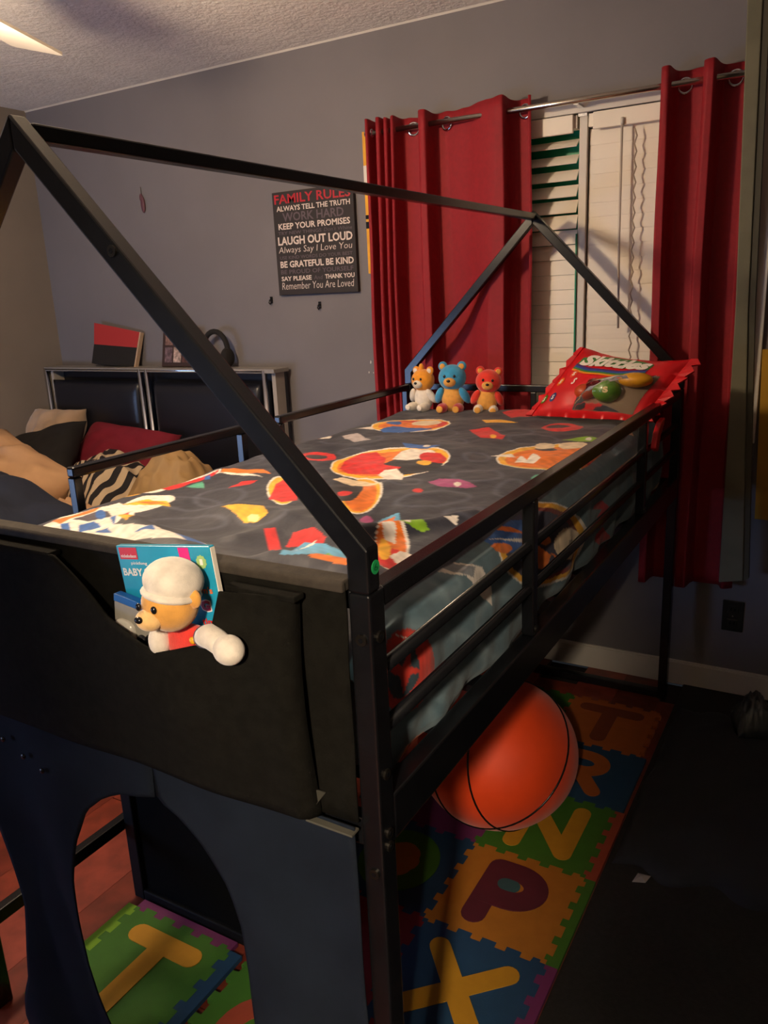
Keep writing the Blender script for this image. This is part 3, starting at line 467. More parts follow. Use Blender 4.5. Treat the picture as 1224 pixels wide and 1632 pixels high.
PRINT_SIDE=[
 ('#c3382a',[(.243,.889),(.233,.871),(.216,.86),(.195,.856),(.171,.86),(.147,.87),(.127,.885),(.11,.904),(.099,.924),(.095,.945),(.097,.964),(.105,.979),(.12,.99),(.138,.995),(.16,.994),(.183,.987),(.206,.973),(.225,.955),(.238,.933),(.245,.91)]),
 ('#d8321f',[(.235,.893),(.226,.877),(.21,.866),(.191,.862),(.17,.865),(.149,.873),(.13,.887),(.115,.904),(.105,.923),(.101,.943),(.103,.96),(.111,.975),(.124,.985),(.141,.991),(.161,.99),(.182,.983),(.202,.971),(.219,.954),(.231,.934),(.237,.913)]),
 ('#2d4450',[(.195,.912),(.189,.901),(.18,.893),(.168,.889),(.155,.889),(.142,.894),(.131,.903),(.122,.914),(.117,.927),(.115,.94),(.117,.953),(.122,.964),(.131,.972),(.141,.976),(.154,.976),(.167,.973),(.178,.965),(.188,.954),(.194,.94),(.197,.926)]),
 ('#d8321f',[(.134,.957),(.157,.94),(.178,.972),(.175,.932),(.207,.911),(.174,.919),(.159,.894),(.15,.927),(.126,.943)]),
 ('#efe6dc',[(.138,.998),(.178,.974),(.151,.987)]),
 ('#efe6dc',[(.983,.818),(.91,.817),(.826,.829),(.742,.851),(.666,.88),(.604,.912),(.559,.945),(.533,.975),(.527,1.003),(.541,1.024),(.573,1.039),(.622,1.046),(.687,1.044),(.764,1.031),(.847,1.008),(.927,.977),(.995,.938),(1.041,.898),(1.055,.861),(1.034,.833)]),
 ('#f6b52a',[(.966,.827),(.897,.826),(.818,.837),(.738,.858),(.665,.885),(.606,.915),(.564,.947),(.539,.976),(.533,1.002),(.546,1.023),(.577,1.037),(.625,1.044),(.687,1.041),(.761,1.029),(.839,1.008),(.915,.978),(.979,.941),(1.021,.903),(1.033,.868),(1.014,.842)]),
 ('#7d1a14',[(.942,.84),(.882,.839),(.812,.848),(.741,.867),(.675,.891),(.622,.919),(.582,.947),(.559,.974),(.554,.997),(.565,1.016),(.593,1.029),(.636,1.034),(.692,1.032),(.758,1.021),(.828,1.001),(.895,.974),(.951,.941),(.988,.908),(.999,.877),(.983,.853)]),
 ('#2a2c4a',[(.908,.852),(.853,.85),(.79,.859),(.725,.875),(.665,.897),(.616,.922),(.58,.948),(.559,.973),(.554,.995),(.564,1.012),(.591,1.024),(.631,1.029),(.683,1.027),(.743,1.017),(.807,.998),(.867,.973),(.918,.944),(.95,.913),(.96,.885),(.945,.864)]),
 ('#1f5fae',[(.497,1.04),(.571,1.037),(.689,1.011),(.733,.973),(.719,.937),(.728,.867),(.673,.876),(.637,.931),(.603,.967),(.525,1.006)]),
 ('#e8761c',[(.511,1.042),(.62,1.015),(.682,.981),(.637,1.0),(.571,1.021)]),
 ('#e8761c',[(.587,.985),(.585,.983),(.58,.982),(.571,.982),(.561,.984),(.549,.987),(.538,.991),(.528,.996),(.52,1.0),(.515,1.004),(.514,1.008),(.515,1.01),(.52,1.011),(.528,1.011),(.538,1.009),(.55,1.006),(.561,1.002),(.571,.998),(.58,.993),(.585,.989)]),
 ('#e8761c',[(.749,.944),(.806,.904),(.783,.874),(.751,.892)]),
 ('#e8761c',[(.798,.913),(.875,.872),(.849,.875)]),
 ('#e8761c',[(.809,.935),(.808,.932),(.805,.93),(.799,.929),(.792,.929),(.785,.931),(.777,.934),(.771,.937),(.765,.941),(.762,.945),(.761,.949),(.762,.952),(.765,.954),(.77,.955),(.777,.955),(.784,.953),(.792,.95),(.799,.947),(.804,.943),(.808,.939)]),
 ('#e9d3b4',[(1.006,.86),(.988,.854),(.964,.853),(.934,.857),(.904,.864),(.876,.874),(.852,.886),(.834,.899),(.825,.912),(.823,.923),(.831,.932),(.846,.938),(.868,.94),(.895,.938),(.924,.932),(.954,.922),(.98,.91),(1.001,.896),(1.013,.882),(1.015,.87)]),
 ('#8d8272',[(.971,.881),(.97,.878),(.964,.877),(.956,.877),(.945,.879),(.934,.882),(.922,.886),(.912,.89),(.903,.895),(.898,.9),(.896,.903),(.898,.906),(.903,.907),(.911,.907),(.921,.906),(.932,.903),(.944,.899),(.955,.894),(.964,.889),(.969,.885)]),
 ('#efe6dc',[(.526,1.02),(.682,.977),(.671,.97)]),
 ('#e9d3b4',[(.606,1.07),(.688,1.056),(.688,1.034),(.626,1.043)]),
 ('#d3171b',[(.526,1.048),(.572,1.049),(.626,1.043),(.603,1.032)]),
 ('#efe6dc',[(.274,1.04),(.365,1.033),(.454,.991),(.478,.948),(.474,.914),(.426,.955),(.388,.998)]),
 ('#8b8f96',[(.318,1.035),(.369,1.028),(.427,1.0),(.413,.987)]),
 ('#e8761c',[(.126,.767),(.135,.778),(.175,.796),(.237,.786),(.309,.759),(.292,.753),(.236,.767),(.183,.77)]),
 ('#7d1a14',[(.163,.771),(.195,.79),(.236,.776),(.257,.75),(.202,.748)]),
 ('#f6b52a',[(.126,.769),(.165,.791),(.191,.787),(.173,.766)]),
 ('#f6b52a',[(.257,.761),(.258,.758),(.258,.755),(.256,.754),(.253,.753),(.248,.753),(.242,.754),(.236,.756),(.231,.759),(.227,.762),(.223,.765),(.222,.768),(.222,.77),(.224,.772),(.227,.772),(.232,.772),(.238,.771),(.243,.769),(.249,.767),(.253,.764)]),
 ('#c2182a',[(1.111,.925),(1.195,.928),(1.271,.888),(1.263,.856),(1.215,.849),(1.172,.872),(1.209,.9)]),
 ('#c2182a',[(1.158,.832),(1.239,.845),(1.335,.787),(1.239,.791)]),
 ('#e9d3b4',[(1.433,1.051),(1.584,1.032),(1.663,1.037),(1.603,1.014)]),
 ('#8b8f96',[(1.265,.726),(1.33,.723),(1.316,.673),(1.263,.686)]),
 ('#e9d3b4',[(1.912,.799),(2.038,.825),(2.132,.759),(1.956,.734),(1.855,.749)]),
 ('#4a4d5e',[(1.509,.933),(1.572,.924),(1.537,.857)]),
]
SMOKE_TOP=[[(-.681,.588),(-.666,.567),(-.657,.545),(-.655,.524),(-.658,.506),(-.668,.493),(-.683,.485),(-.701,.484),(-.722,.489),(-.744,.5),(-.763,.517),(-.78,.537),(-.791,.56),(-.795,.583),(-.792,.603),(-.782,.618),(-.766,.626),(-.745,.627),(-.722,.62),(-.7,.607)],[(-.138,.885),(-.131,.867),(-.126,.846),(-.124,.823),(-.124,.802),(-.127,.784),(-.131,.771),(-.138,.763),(-.145,.762),(-.153,.767),(-.161,.778),(-.168,.795),(-.173,.816),(-.176,.838),(-.176,.86),(-.174,.88),(-.169,.895),(-.162,.903),(-.154,.904),(-.146,.898)],[(-.199,.734),(-.194,.716),(-.196,.695),(-.203,.671),(-.214,.647),(-.229,.626),(-.246,.609),(-.264,.598),(-.281,.593),(-.295,.596),(-.305,.605),(-.31,.621),(-.31,.642),(-.304,.666),(-.293,.691),(-.277,.714),(-.259,.733),(-.24,.745),(-.223,.749),(-.208,.745)],[(-1.003,1.188),(-.997,1.173),(-.998,1.157),(-1.008,1.142),(-1.025,1.13),(-1.047,1.121),(-1.073,1.116),(-1.1,1.116),(-1.125,1.12),(-1.147,1.129),(-1.162,1.142),(-1.17,1.157),(-1.169,1.173),(-1.159,1.188),(-1.142,1.201),(-1.118,1.211),(-1.091,1.216),(-1.064,1.215),(-1.038,1.21),(-1.017,1.2)],[(-.547,1.427),(-.542,1.411),(-.544,1.396),(-.551,1.381),(-.563,1.37),(-.578,1.363),(-.597,1.361),(-.615,1.363),(-.633,1.371),(-.648,1.382),(-.659,1.397),(-.664,1.413),(-.663,1.429),(-.656,1.444),(-.644,1.456),(-.627,1.463),(-.608,1.465),(-.589,1.462),(-.571,1.454),(-.557,1.442)],[(-.354,.808),(-.349,.794),(-.348,.78),(-.352,.768),(-.36,.758),(-.371,.751),(-.385,.749),(-.399,.751),(-.413,.757),(-.426,.767),(-.435,.779),(-.441,.793),(-.442,.808),(-.439,.821),(-.43,.831),(-.419,.838),(-.405,.84),(-.389,.838),(-.375,.831),(-.363,.821)],[(-.672,1.086),(-.665,1.071),(-.662,1.057),(-.664,1.045),(-.669,1.036),(-.678,1.03),(-.69,1.029),(-.703,1.033),(-.717,1.04),(-.73,1.051),(-.741,1.065),(-.748,1.08),(-.752,1.094),(-.751,1.107),(-.745,1.117),(-.736,1.123),(-.724,1.124),(-.71,1.12),(-.696,1.112),(-.683,1.1)],[(-.109,.622),(-.106,.609),(-.106,.596),(-.111,.584),(-.119,.574),(-.13,.568),(-.143,.565),(-.156,.566),(-.169,.572),(-.18,.58),(-.187,.592),(-.192,.605),(-.191,.619),(-.187,.632),(-.178,.642),(-.167,.649),(-.153,.651),(-.14,.65),(-.127,.644),(-.116,.634)],[(-.033,.984),(-.031,.973),(-.032,.962),(-.035,.952),(-.041,.945),(-.048,.94),(-.057,.939),(-.066,.942),(-.074,.947),(-.08,.956),(-.085,.966),(-.088,.978),(-.087,.989),(-.084,.999),(-.078,1.007),(-.071,1.012),(-.062,1.013),(-.053,1.01),(-.045,1.004),(-.038,.995)],[(-.684,.509),(-.676,.494),(-.675,.48),(-.682,.465),(-.695,.453),(-.713,.443),(-.735,.438),(-.759,.436),(-.782,.44),(-.803,.447),(-.819,.459),(-.829,.473),(-.831,.488),(-.825,.504),(-.811,.517),(-.792,.527),(-.768,.533),(-.743,.533),(-.719,.529),(-.699,.521)],[(-.313,1.112),(-.309,1.098),(-.308,1.085),(-.311,1.073),(-.317,1.065),(-.325,1.06),(-.335,1.059),(-.346,1.062),(-.357,1.069),(-.367,1.08),(-.374,1.092),(-.379,1.106),(-.38,1.12),(-.378,1.132),(-.372,1.141),(-.363,1.147),(-.352,1.148),(-.341,1.144),(-.33,1.136),(-.32,1.125)],[(-.612,.785),(-.6,.764),(-.594,.743),(-.593,.726),(-.599,.713),(-.61,.705),(-.625,.703),(-.644,.708),(-.664,.719),(-.684,.735),(-.701,.755),(-.715,.776),(-.723,.798),(-.725,.818),(-.719,.832),(-.707,.841),(-.69,.842),(-.67,.836),(-.649,.823),(-.629,.806)],[(-.894,.927),(-.884,.909),(-.882,.89),(-.887,.874),(-.9,.86),(-.918,.851),(-.941,.846),(-.967,.848),(-.992,.855),(-1.015,.866),(-1.034,.882),(-1.046,.901),(-1.05,.92),(-1.045,.938),(-1.032,.952),(-1.012,.962),(-.987,.966),(-.96,.964),(-.934,.956),(-.912,.943)],[(-.718,1.27),(-.713,1.252),(-.717,1.233),(-.731,1.215),(-.751,1.2),(-.778,1.19),(-.808,1.184),(-.838,1.184),(-.867,1.189),(-.89,1.2),(-.906,1.215),(-.913,1.234),(-.91,1.253),(-.897,1.272),(-.875,1.288),(-.847,1.299),(-.815,1.304),(-.784,1.304),(-.755,1.297),(-.733,1.285)],[(-.23,1.41),(-.227,1.393),(-.232,1.375),(-.242,1.359),(-.258,1.346),(-.277,1.337),(-.298,1.334),(-.319,1.336),(-.339,1.343),(-.354,1.356),(-.364,1.372),(-.367,1.39),(-.364,1.408),(-.353,1.425),(-.337,1.439),(-.317,1.448),(-.294,1.451),(-.272,1.448),(-.253,1.44),(-.238,1.427)],[(-.205,.925),(-.2,.906),(-.201,.888),(-.208,.871),(-.219,.858),(-.234,.85),(-.251,.847),(-.27,.85),(-.287,.858),(-.302,.871),(-.313,.888),(-.319,.907),(-.319,.926),(-.313,.944),(-.301,.958),(-.285,.967),(-.266,.97),(-.247,.967),(-.229,.957),(-.215,.943)],[(-.555,.38),(-.546,.364),(-.545,.347),(-.551,.331),(-.564,.317),(-.584,.306),(-.607,.3),(-.633,.298),(-.658,.302),(-.681,.311),(-.699,.323),(-.711,.34),(-.714,.357),(-.708,.375),(-.694,.39),(-.673,.401),(-.648,.408),(-.621,.408),(-.594,.403),(-.572,.393)],[(-.452,.443),(-.443,.427),(-.439,.41),(-.441,.396),(-.449,.384),(-.461,.376),(-.477,.373),(-.495,.375),(-.514,.381),(-.531,.392),(-.546,.406),(-.557,.423),(-.562,.44),(-.561,.456),(-.553,.469),(-.54,.477),(-.523,.48),(-.503,.478),(-.484,.47),(-.466,.458)],[(-.337,.559),(-.329,.541),(-.324,.524),(-.325,.509),(-.33,.498),(-.339,.491),(-.351,.49),(-.365,.494),(-.381,.502),(-.396,.516),(-.409,.532),(-.419,.55),(-.424,.569),(-.425,.585),(-.42,.597),(-.41,.605),(-.397,.606),(-.381,.601),(-.365,.591),(-.35,.577)],[(-.458,1.294),(-.454,1.28),(-.454,1.266),(-.459,1.254),(-.467,1.245),(-.479,1.239),(-.492,1.237),(-.506,1.24),(-.52,1.246),(-.532,1.257),(-.541,1.27),(-.545,1.284),(-.545,1.298),(-.541,1.311),(-.532,1.321),(-.52,1.327),(-.506,1.328),(-.491,1.325),(-.477,1.318),(-.466,1.307)],[(-.331,1.487),(-.328,1.471),(-.33,1.455),(-.338,1.441),(-.35,1.43),(-.365,1.424),(-.382,1.421),(-.399,1.424),(-.415,1.432),(-.428,1.443),(-.437,1.458),(-.441,1.474),(-.439,1.49),(-.432,1.505),(-.419,1.517),(-.403,1.524),(-.385,1.526),(-.368,1.522),(-.351,1.514),(-.339,1.502)]]
SMOKE_SIDE=[[(.315,.979),(.309,.968),(.292,.963),(.268,.963),(.239,.969),(.208,.979),(.179,.993),(.154,1.008),(.136,1.024),(.124,1.038),(.121,1.051),(.126,1.06),(.139,1.065),(.159,1.067),(.184,1.063),(.213,1.055),(.243,1.043),(.272,1.028),(.295,1.011),(.31,.994)],[(.463,.804),(.454,.789),(.43,.784),(.394,.788),(.351,.8),(.307,.819),(.266,.842),(.231,.867),(.205,.891),(.189,.912),(.185,.93),(.191,.942),(.209,.948),(.236,.948),(.271,.941),(.312,.927),(.356,.906),(.397,.881),(.432,.853),(.455,.827)],[(.38,.771),(.375,.755),(.364,.745),(.347,.741),(.326,.743),(.304,.753),(.282,.767),(.264,.784),(.251,.804),(.242,.823),(.24,.841),(.244,.856),(.254,.866),(.269,.871),(.288,.87),(.309,.863),(.331,.85),(.351,.833),(.366,.812),(.377,.791)],[(.656,.8),(.649,.782),(.629,.771),(.599,.769),(.562,.776),(.523,.79),(.486,.81),(.454,.832),(.43,.856),(.415,.878),(.411,.898),(.416,.914),(.432,.924),(.456,.927),(.488,.924),(.524,.914),(.562,.897),(.598,.875),(.628,.849),(.648,.823)],[(1.049,.708),(1.042,.7),(1.02,.699),(.986,.705),(.945,.717),(.9,.732),(.858,.75),(.821,.768),(.793,.786),(.775,.8),(.769,.811),(.774,.818),(.792,.82),(.819,.816),(.855,.807),(.897,.794),(.941,.777),(.983,.758),(1.017,.738),(1.04,.721)],[(.363,.994),(.357,.989),(.34,.989),(.314,.994),(.283,1.002),(.251,1.013),(.22,1.025),(.194,1.037),(.174,1.048),(.161,1.058),(.158,1.065),(.162,1.069),(.175,1.07),(.196,1.067),(.223,1.061),(.253,1.052),(.286,1.04),(.316,1.027),(.341,1.014),(.358,1.002)]]

def inside(px, py, poly):
    r = np.zeros(px.shape, bool); n = len(poly); j = n-1
    for i in range(n):
        xi, yi = poly[i]; xj, yj = poly[j]
        c = ((yi > py) != (yj > py)) & (px < (xj-xi)*(py-yi)/((yj-yi) or 1e-9)+xi); r ^= c; j = i
    return r
def pdist(px, py, poly):
    d = np.full(px.shape, 9.); n = len(poly)
    for i in range(n):
        ax, ay = poly[i]; bx, by = poly[(i+1) % n]; dx, dy = bx-ax, by-ay; L = dx*dx+dy*dy or 1e-9
        t = np.clip(((px-ax)*dx+(py-ay)*dy)/L, 0, 1); d = np.minimum(d, np.hypot(px-ax-t*dx, py-ay-t*dy))
    return d
prof = [(-.982, .90), (-.984, .95), (-.980, 1.0), (-.955, 1.024), (-.90, 1.030), (-.5, 1.040), (-.15, 1.036), (-.085, 1.028), (-.055, 1.005), (-.043, .965), (-.040, .90), (-.044, .835), (-.050, .80), (-.056, .785)]
PV = [Vector((a, 0, b)) for a, b in prof]; L_ = [0]
for i in range(1, len(PV)): L_.append(L_[-1]+(PV[i]-PV[i-1]).length)
NU = 400; NV = 560
rows = []
for i in range(NU+1):
    s = L_[-1]*i/NU; k = max(j for j in range(len(L_)) if L_[j] <= s+1e-9); k = min(k, len(PV)-2); q = (s-L_[k])/(L_[k+1]-L_[k])
    rows.append(PV[k].lerp(PV[k+1], q))
def seg(px, py, ax, ay, bx, by):
    dx, dy = bx-ax, by-ay; t = max(0, min(1, ((px-ax)*dx+(py-ay)*dy)/(dx*dx+dy*dy))); return math.hypot(px-ax-t*dx, py-ay-t*dy), t
vs = []; flat = []
for j in range(NV+1):
    y = .050+1.895*j/NV
    for i, p in enumerate(rows):
        x, z = p.x, p.z; top = min(1, max(0, (z-.99)/.03)) if -.97 < x < -.06 else 0
        flat.append((x, y, z))
        n1 = nz(x*5, y*4, 1)*.010+nz(x*11, y*9, 3)*.005+nz(x*26, y*22, 5)*.0022
        dz = n1*top; dx = 0
        if top > 0:
            d, t = seg(x, y, -.75, .30, -.33, .13); dz += .022*math.exp(-(d/.045)**2)
            d, t = seg(x, y, -.24, .37, -.13, .60); dz += .024*math.exp(-(d/.022)**2)*(1-t*.4)
            d, t = seg(x, y, -.30, .22, -.16, .22); dz += .026*math.exp(-(d/.045)**2)
            d, t = seg(x, y, -.60, .45, -.30, .40); dz += .014*math.exp(-(d/.05)**2)
            d, t = seg(x, y, -.45, .30, -.40, .75); dz += .008*math.exp(-(d/.03)**2)
            f = max(0, (.16-y)/.11); dz -= .05*f*f
            f = max(0, (y-1.85)/.1); dz -= .03*f*f
        else:
            w = min(1, max(0, (1.0-z)/.05))
            dx = w*(nz(y*6, z*6, 7)*.012+nz(y*16, z*10, 8)*.006+.004*math.sin(y*30+z*22)-.006)
        vs.append((min(x+dx, -.0315) if x > -.5 else x+dx*.3, y, z+dz))
mb = MB(); mb.v = vs; mb.f = [(j*(NU+1)+i, j*(NU+1)+i+1, (j+1)*(NU+1)+i+1, (j+1)*(NU+1)+i) for j in range(NV) for i in range(NU)]
m_duv = bpy.data.materials.new('printed_comforter_cloth'); m_duv.use_nodes = True; nt = m_duv.node_tree; b = nt.nodes['Principled BSDF']; b.inputs['Roughness'].default_value = .62; b.inputs['Sheen Weight'].default_value = .12
at = nt.nodes.new('ShaderNodeVertexColor'); at.layer_name = 'print'; nt.links.new(at.outputs['Color'], b.inputs['Base Color'])
tcn = nt.nodes.new('ShaderNodeTexCoord'); nn_ = nt.nodes.new('ShaderNodeTexNoise'); nn_.inputs['Scale'].default_value = 45; nt.links.new(tcn.outputs['Object'], nn_.inputs['Vector']); bpn = nt.nodes.new('ShaderNodeBump'); bpn.inputs['Strength'].default_value = .35; bpn.inputs['Distance'].default_value = .004; nt.links.new(nn_.outputs['Fac'], bpn.inputs['Height']); nt.links.new(bpn.outputs['Normal'], b.inputs['Normal'])
duv = mb.build('comforter', m_duv, smooth=True)
tag(duv, 'dark navy comforter printed with orange rings, red shapes and coloured gems', 'comforter')
F = np.array(flat); fx, fy, fz = F[:, 0], F[:, 1], F[:, 2]
C_ = np.tile(np.array(lin('#262837')), (len(F), 1))
isside = (fx > -.075) & (fz < 1.022)
C_[isside] = lin('#5d7a87')  # teal side, painted paler than the top to stand in for hall light
def over(mask, col): C_[mask] = lin(col)
for pl in SMOKE_TOP: 
    d = pdist(fx, fy, pl); w = np.clip(1-np.abs(d)/.011, 0, 1)*.30*(~isside); C_ = C_*(1-w[:, None])+np.array(lin('#70748a'))*w[:, None]
for pl in SMOKE_SIDE:
    d = pdist(fy, fz, pl); w = np.clip(1-np.abs(d)/.016, 0, 1)*.30*isside; C_ = C_*(1-w[:, None])+np.array(lin('#a9c0ca'))*w[:, None]
base_ = C_.copy()
for col, pl in PRINT_TOP: over(inside(fx, fy, pl) & ~isside, col)
for col, pl in PRINT_SIDE: over(inside(fy, fz, pl) & isside, col)
pm = (np.abs(C_-base_).sum(1) > .01)          # brushy tone inside the printed shapes
q1 = np.sin(fx*97+4*np.sin(fy*31+fz*40))*np.sin(fy*83+3*np.sin(fx*47+fz*55)); q2 = np.sin((fx+fy)*190+6*np.sin(fy*60))
C_[pm] = C_[pm]*(1+.16*q1[pm]+.07*q2[pm])[:, None]
C_[~pm] = C_[~pm]*(1+.14*q1[~pm]*np.sin(fy[~pm]*17))[:, None]
C_ = np.clip(C_, 0, 1)
ca = duv.data.color_attributes.new('print', 'FLOAT_COLOR', 'POINT')
ca.data.foreach_set('color', np.hstack([C_, np.ones((len(C_), 1))]).astype('f').ravel())
# ---------------------------------------------------------------- felt end panel with pocket, tent cloth
ten = thing('bed_tent', 'black felt pocket panel and navy tent curtain on the near bed end', 'bed tent', (-.5, 0, 0))
MB().grid(lambda u, v: (-BW+.031+u*(BW-.062), -.004+.004*nz(u*7, v*4, 1), .795+v*.328), 40, 16).build('back_panel', m_felt, ten, smooth=True, solid=.003)
MB().prism([(-.010, 1.112), (.024, 1.112), (.024, 1.122), (.019, 1.126), (-.006, 1.126), (-.010, 1.122)], -BW+.031, -.031, 'x').build('top_binding', mat('brown_felt_binding', '#2f2820', .9, var=.25, vscale=60, bump=.25, bscale=300), ten, bevel=.002)  # binding in a lighter brown than the felt panel
def ptop(x):
    # upper edge of the pocket layer, dipping where the toys stick out
    k = [(-.99, 1.104), (-.52, 1.104), (-.405, 1.035), (-.29, 1.010), (-.206, 1.036), (-.196, 1.102), (-.085, 1.104)]
    for (a, za), (b_, zb) in zip(k, k[1:]):
        if a <= x <= b_: return za+(zb-za)*(x-a)/(b_-a)
    return 1.104
def pk(u, v):
    xr = -.094+.008*(1-v); x = -.985+u*(xr+.985); z = .792+v*(ptop(x)-.792)
    bul = .040*math.exp(-((x+.28)/.13)**2)*math.exp(-((z-1.01)/.13)**2)
    y = -.030-bul+.006*nz(x*6, z*6, 2)-.006*math.sin(math.pi*v)
    if u > .985: y += .02*(u-.985)/.015
    return (x, y, z)
MB().grid(pk, 90, 24).build('pocket', m_felt, ten, smooth=True, solid=.004)
MB().prism([(-.985, 1.098), (-.53, 1.098), (-.53, 1.106), (-.985, 1.106)], -.032, -.010, 'y').build('pocket_rim', m_felt, ten, bevel=.002)
MB().prism([(-.195, 1.098), (-.086, 1.098), (-.086, 1.106), (-.195, 1.106)], -.032, -.010, 'y').build('pocket_rim', m_felt, ten, bevel=.002)
MB().add([(-.101, -.022, .84), (-.077, -.009, .828), (-.105, -.024, .787), (-.098, -.018, .80)], [(0, 1, 3), (0, 3, 2), (1, 2, 3)]).build('felt_corner', mat('pale_felt', '#34322a', .9), ten, solid=.002)
MB().prism([(-.103, .785), (-.031, .784), (-.031, .787), (-.103, .788)], -.022, -.005, 'y').build('painted_rail_glint', mat('grey_rail_glint', '#4d4b42', .6), ten)  # pale strip painted in for the lit edge of the bed rail
def itp(k, z):
    for (a, xa), (b_, xb) in zip(k, k[1:]):
        if a <= z <= b_: 
            t = (z-a)/(b_-a); return xa+(xb-xa)*t
    return k[-1][1]
CL = [(0, -.935), (.07, -.90), (.143, -.867), (.318, -.852), (.432, -.862), (.527, -.876), (.60, -.90), (.66, -.935), (.70, -.975), (.73, -.992), (.80, -.992)]
CR_ = [(0, -.56), (.06, -.59), (.133, -.631), (.19, -.668), (.242, -.686), (.35, -.680), (.448, -.669), (.54, -.645), (.607, -.615), (.64, -.575), (.665, -.53), (.68, -.48), (.688, -.432), (.80, -.432)]
RL = [(0, -.235), (.2, -.258), (.32, -.269), (.42, -.272), (.503, -.282), (.57, -.308), (.629, -.350), (.665, -.39), (.688, -.432), (.80, -.432)]
def sh(k): 
    q = [(1.451+(z-1.451)*.958, .463+(x-.463)*.958) for z, x in k]; return [(0, q[0][1])]+q
CL, CR_, RL = sh(CL), sh(CR_), sh(RL)
CL[-3:] = [(.735, -.965), (.752, -.992), (.80, -.992)]
CR_[-1:] = [(.80, CR_[-2][1])]; RL[-1:] = [(.80, RL[-2][1])]
def cloth(xl, xr, seed):
    def fn(u, v):
        z = .006+v*.786; a, b_ = itp(xl, z), (xr if not isinstance(xr, list) else itp(xr, z)); x = a+u*(b_-a)
        y = -.012+.010*math.sin(x*26+seed+z*3)*min(1, (.80-z)*4)+.012*nz(x*5+seed, z*4, 3)*min(1, (.80-z)*5)
        return (x, min(y, -.0015), z)
    return fn
MB().grid(cloth(CL, CR_, 0), 28, 60).build('tent_curtain', m_tent, ten, smooth=True, solid=.002)
MB().grid(cloth(RL, -.033, 2), 28, 60).build('tent_curtain', m_tent, ten, smooth=True, solid=.002)
MB().grid(lambda u, v: (-BW+.045+.008*math.sin(u*40)+.006*nz(u*9, v*3, 6), .80+u*1.15, .006+v*.74), 60, 12).build('tent_curtain', m_tent, ten, smooth=True, solid=.002)  # unseen left side curtain, added to block light passing under the bed
for (x, z) in ((-.75, .735), (-.70, .715), (-.655, .70)):
    MB().ell((x, -.022, z), (.006, .003, .005), nu=10, nv=6).build('vent_hole', m_black, ten)
rd_ = math.radians
# ---------------------------------------------------------------- things in the pocket
bk = thing('picture_book', 'bright blue picture book standing in the felt pocket', 'book', (-.3, -.016, 1.0))
BX0, BX1, BZ0, BZ1 = -.388, -.214, .985, 1.141
MB().box(BX0, BX1, -.021, -.011, BZ0, BZ1).build('cover', mat('blue_cover', '#1f8fb4', .3, col2='#2aa3c6', vscale=14), bk, bevel=.001)
MB().box(BX1-.002, BX1+.0015, -.0195, -.0125, BZ0+.002, BZ1-.002).build('pages', mat('page_paper', '#e9e2d4', .8), bk)
BKF = lambda x, z: (BX0+x*(BX1-BX0), -.0216, BZ1-(1-z)*.16)
m_bw, m_br, m_bp, m_by = mat('white_ink', '#e8e6e2', .4), mat('red_label', '#cf2318', .4), mat('pink_label', '#d21c78', .4), mat('pale_green_ink', '#9fc07a', .4)
MB().add([BKF(.03, .88), BKF(.23, .88), BKF(.23, .985), BKF(.03, .985)], [(0, 1, 2, 3)]).build('label', m_br, bk)
txt('nickelodeon', .045, .215, .895, .925, lambda a, b: (BX0+a*(BX1-BX0), -.0219, BZ1-(1-b)*.16), .02).build('lettering', m_bw, bk)
txt('pinkfong', .14, .32, .825, .86, BKF, .02).build('lettering', m_bw, bk)
txt('BABY SHARK', .03, .56, .73, .80, BKF, .03).build('lettering', m_bw, bk)
MB().add([BKF(.69, .84), BKF(.80, .78), BKF(.79, .99), BKF(.68, .99)], [(0, 1, 2, 3)]).build('label', m_bp, bk)
MB().add([BKF(.90+.055*math.cos(a)*(1 if i % 2 else .85), .87+.062*math.sin(a)*(1 if i % 2 else .85)) for i, a in enumerate([2*math.pi*k/20 for k in range(20)])], [tuple(range(20))]).build('seal', m_by, bk)
txt('1', .885, .915, .845, .895, lambda a, b: (BX0+a*(BX1-BX0), -.0219, BZ1-(1-b)*.16), .02).build('lettering', m_bw, bk)
txt("am's", .80, .955, .60, .66, BKF, .03).build('lettering', mat('orange_ink', '#d9662a', .4), bk)
txt('G', .80, .915, .44, .55, BKF, .09).build('lettering_outline', m_bw, bk)
txt('G', .81, .905, .45, .54, lambda a, b: (BX0+a*(BX1-BX0), -.0219, BZ1-(1-b)*.16), .06).build('lettering', mat('crimson_ink', '#b0173f', .4), bk)
txt('time!', .79, .985, .32, .39, BKF, .03).build('lettering', m_br, bk)
Mb = Matrix.Translation((-.30, 0, 1.06)) @ Matrix.Rotation(rd_(-6.5), 4, 'Y') @ Matrix.Translation((.30, 0, -1.06))
for ch in bk.children: ch.data.transform(Mb)
bx_ = thing('packaged_toy', 'grey blister packed gadget with a blue header in the felt pocket', 'package', (-.36, -.03, .98))
Mx = Matrix.Translation((-.3625, -.030, 1.0)) @ Matrix.Rotation(math.radians(8), 4, 'Y')
def tb(mb): mb.v = [tuple(Mx @ Vector(v)) for v in mb.v]; return mb
tb(MB().box(-.042, .052, -.006, .006, -.02, .049)).build('card', mat('grey_card', '#8e8a80', .5, var=.1, vscale=30), bx_, bevel=.001)
tb(MB().box(-.0425, .0525, -.0066, .0066, .049, .060)).build('header', mat('blue_card', '#1b5ca8', .4), bx_, bevel=.001)
tb(MB().ell((-.02, -.007, .005), (.02, .008, .022), p=.7)).build('blister', mat('clear_blister', '#b5b1a6', .15, spec=.8), bx_, smooth=True)
tb(MB().ell((.012, -.007, .006), (.009, .006, .007)).ell((.026, -.007, .012), (.007, .005, .006))).build('button', m_black, bx_, smooth=True)
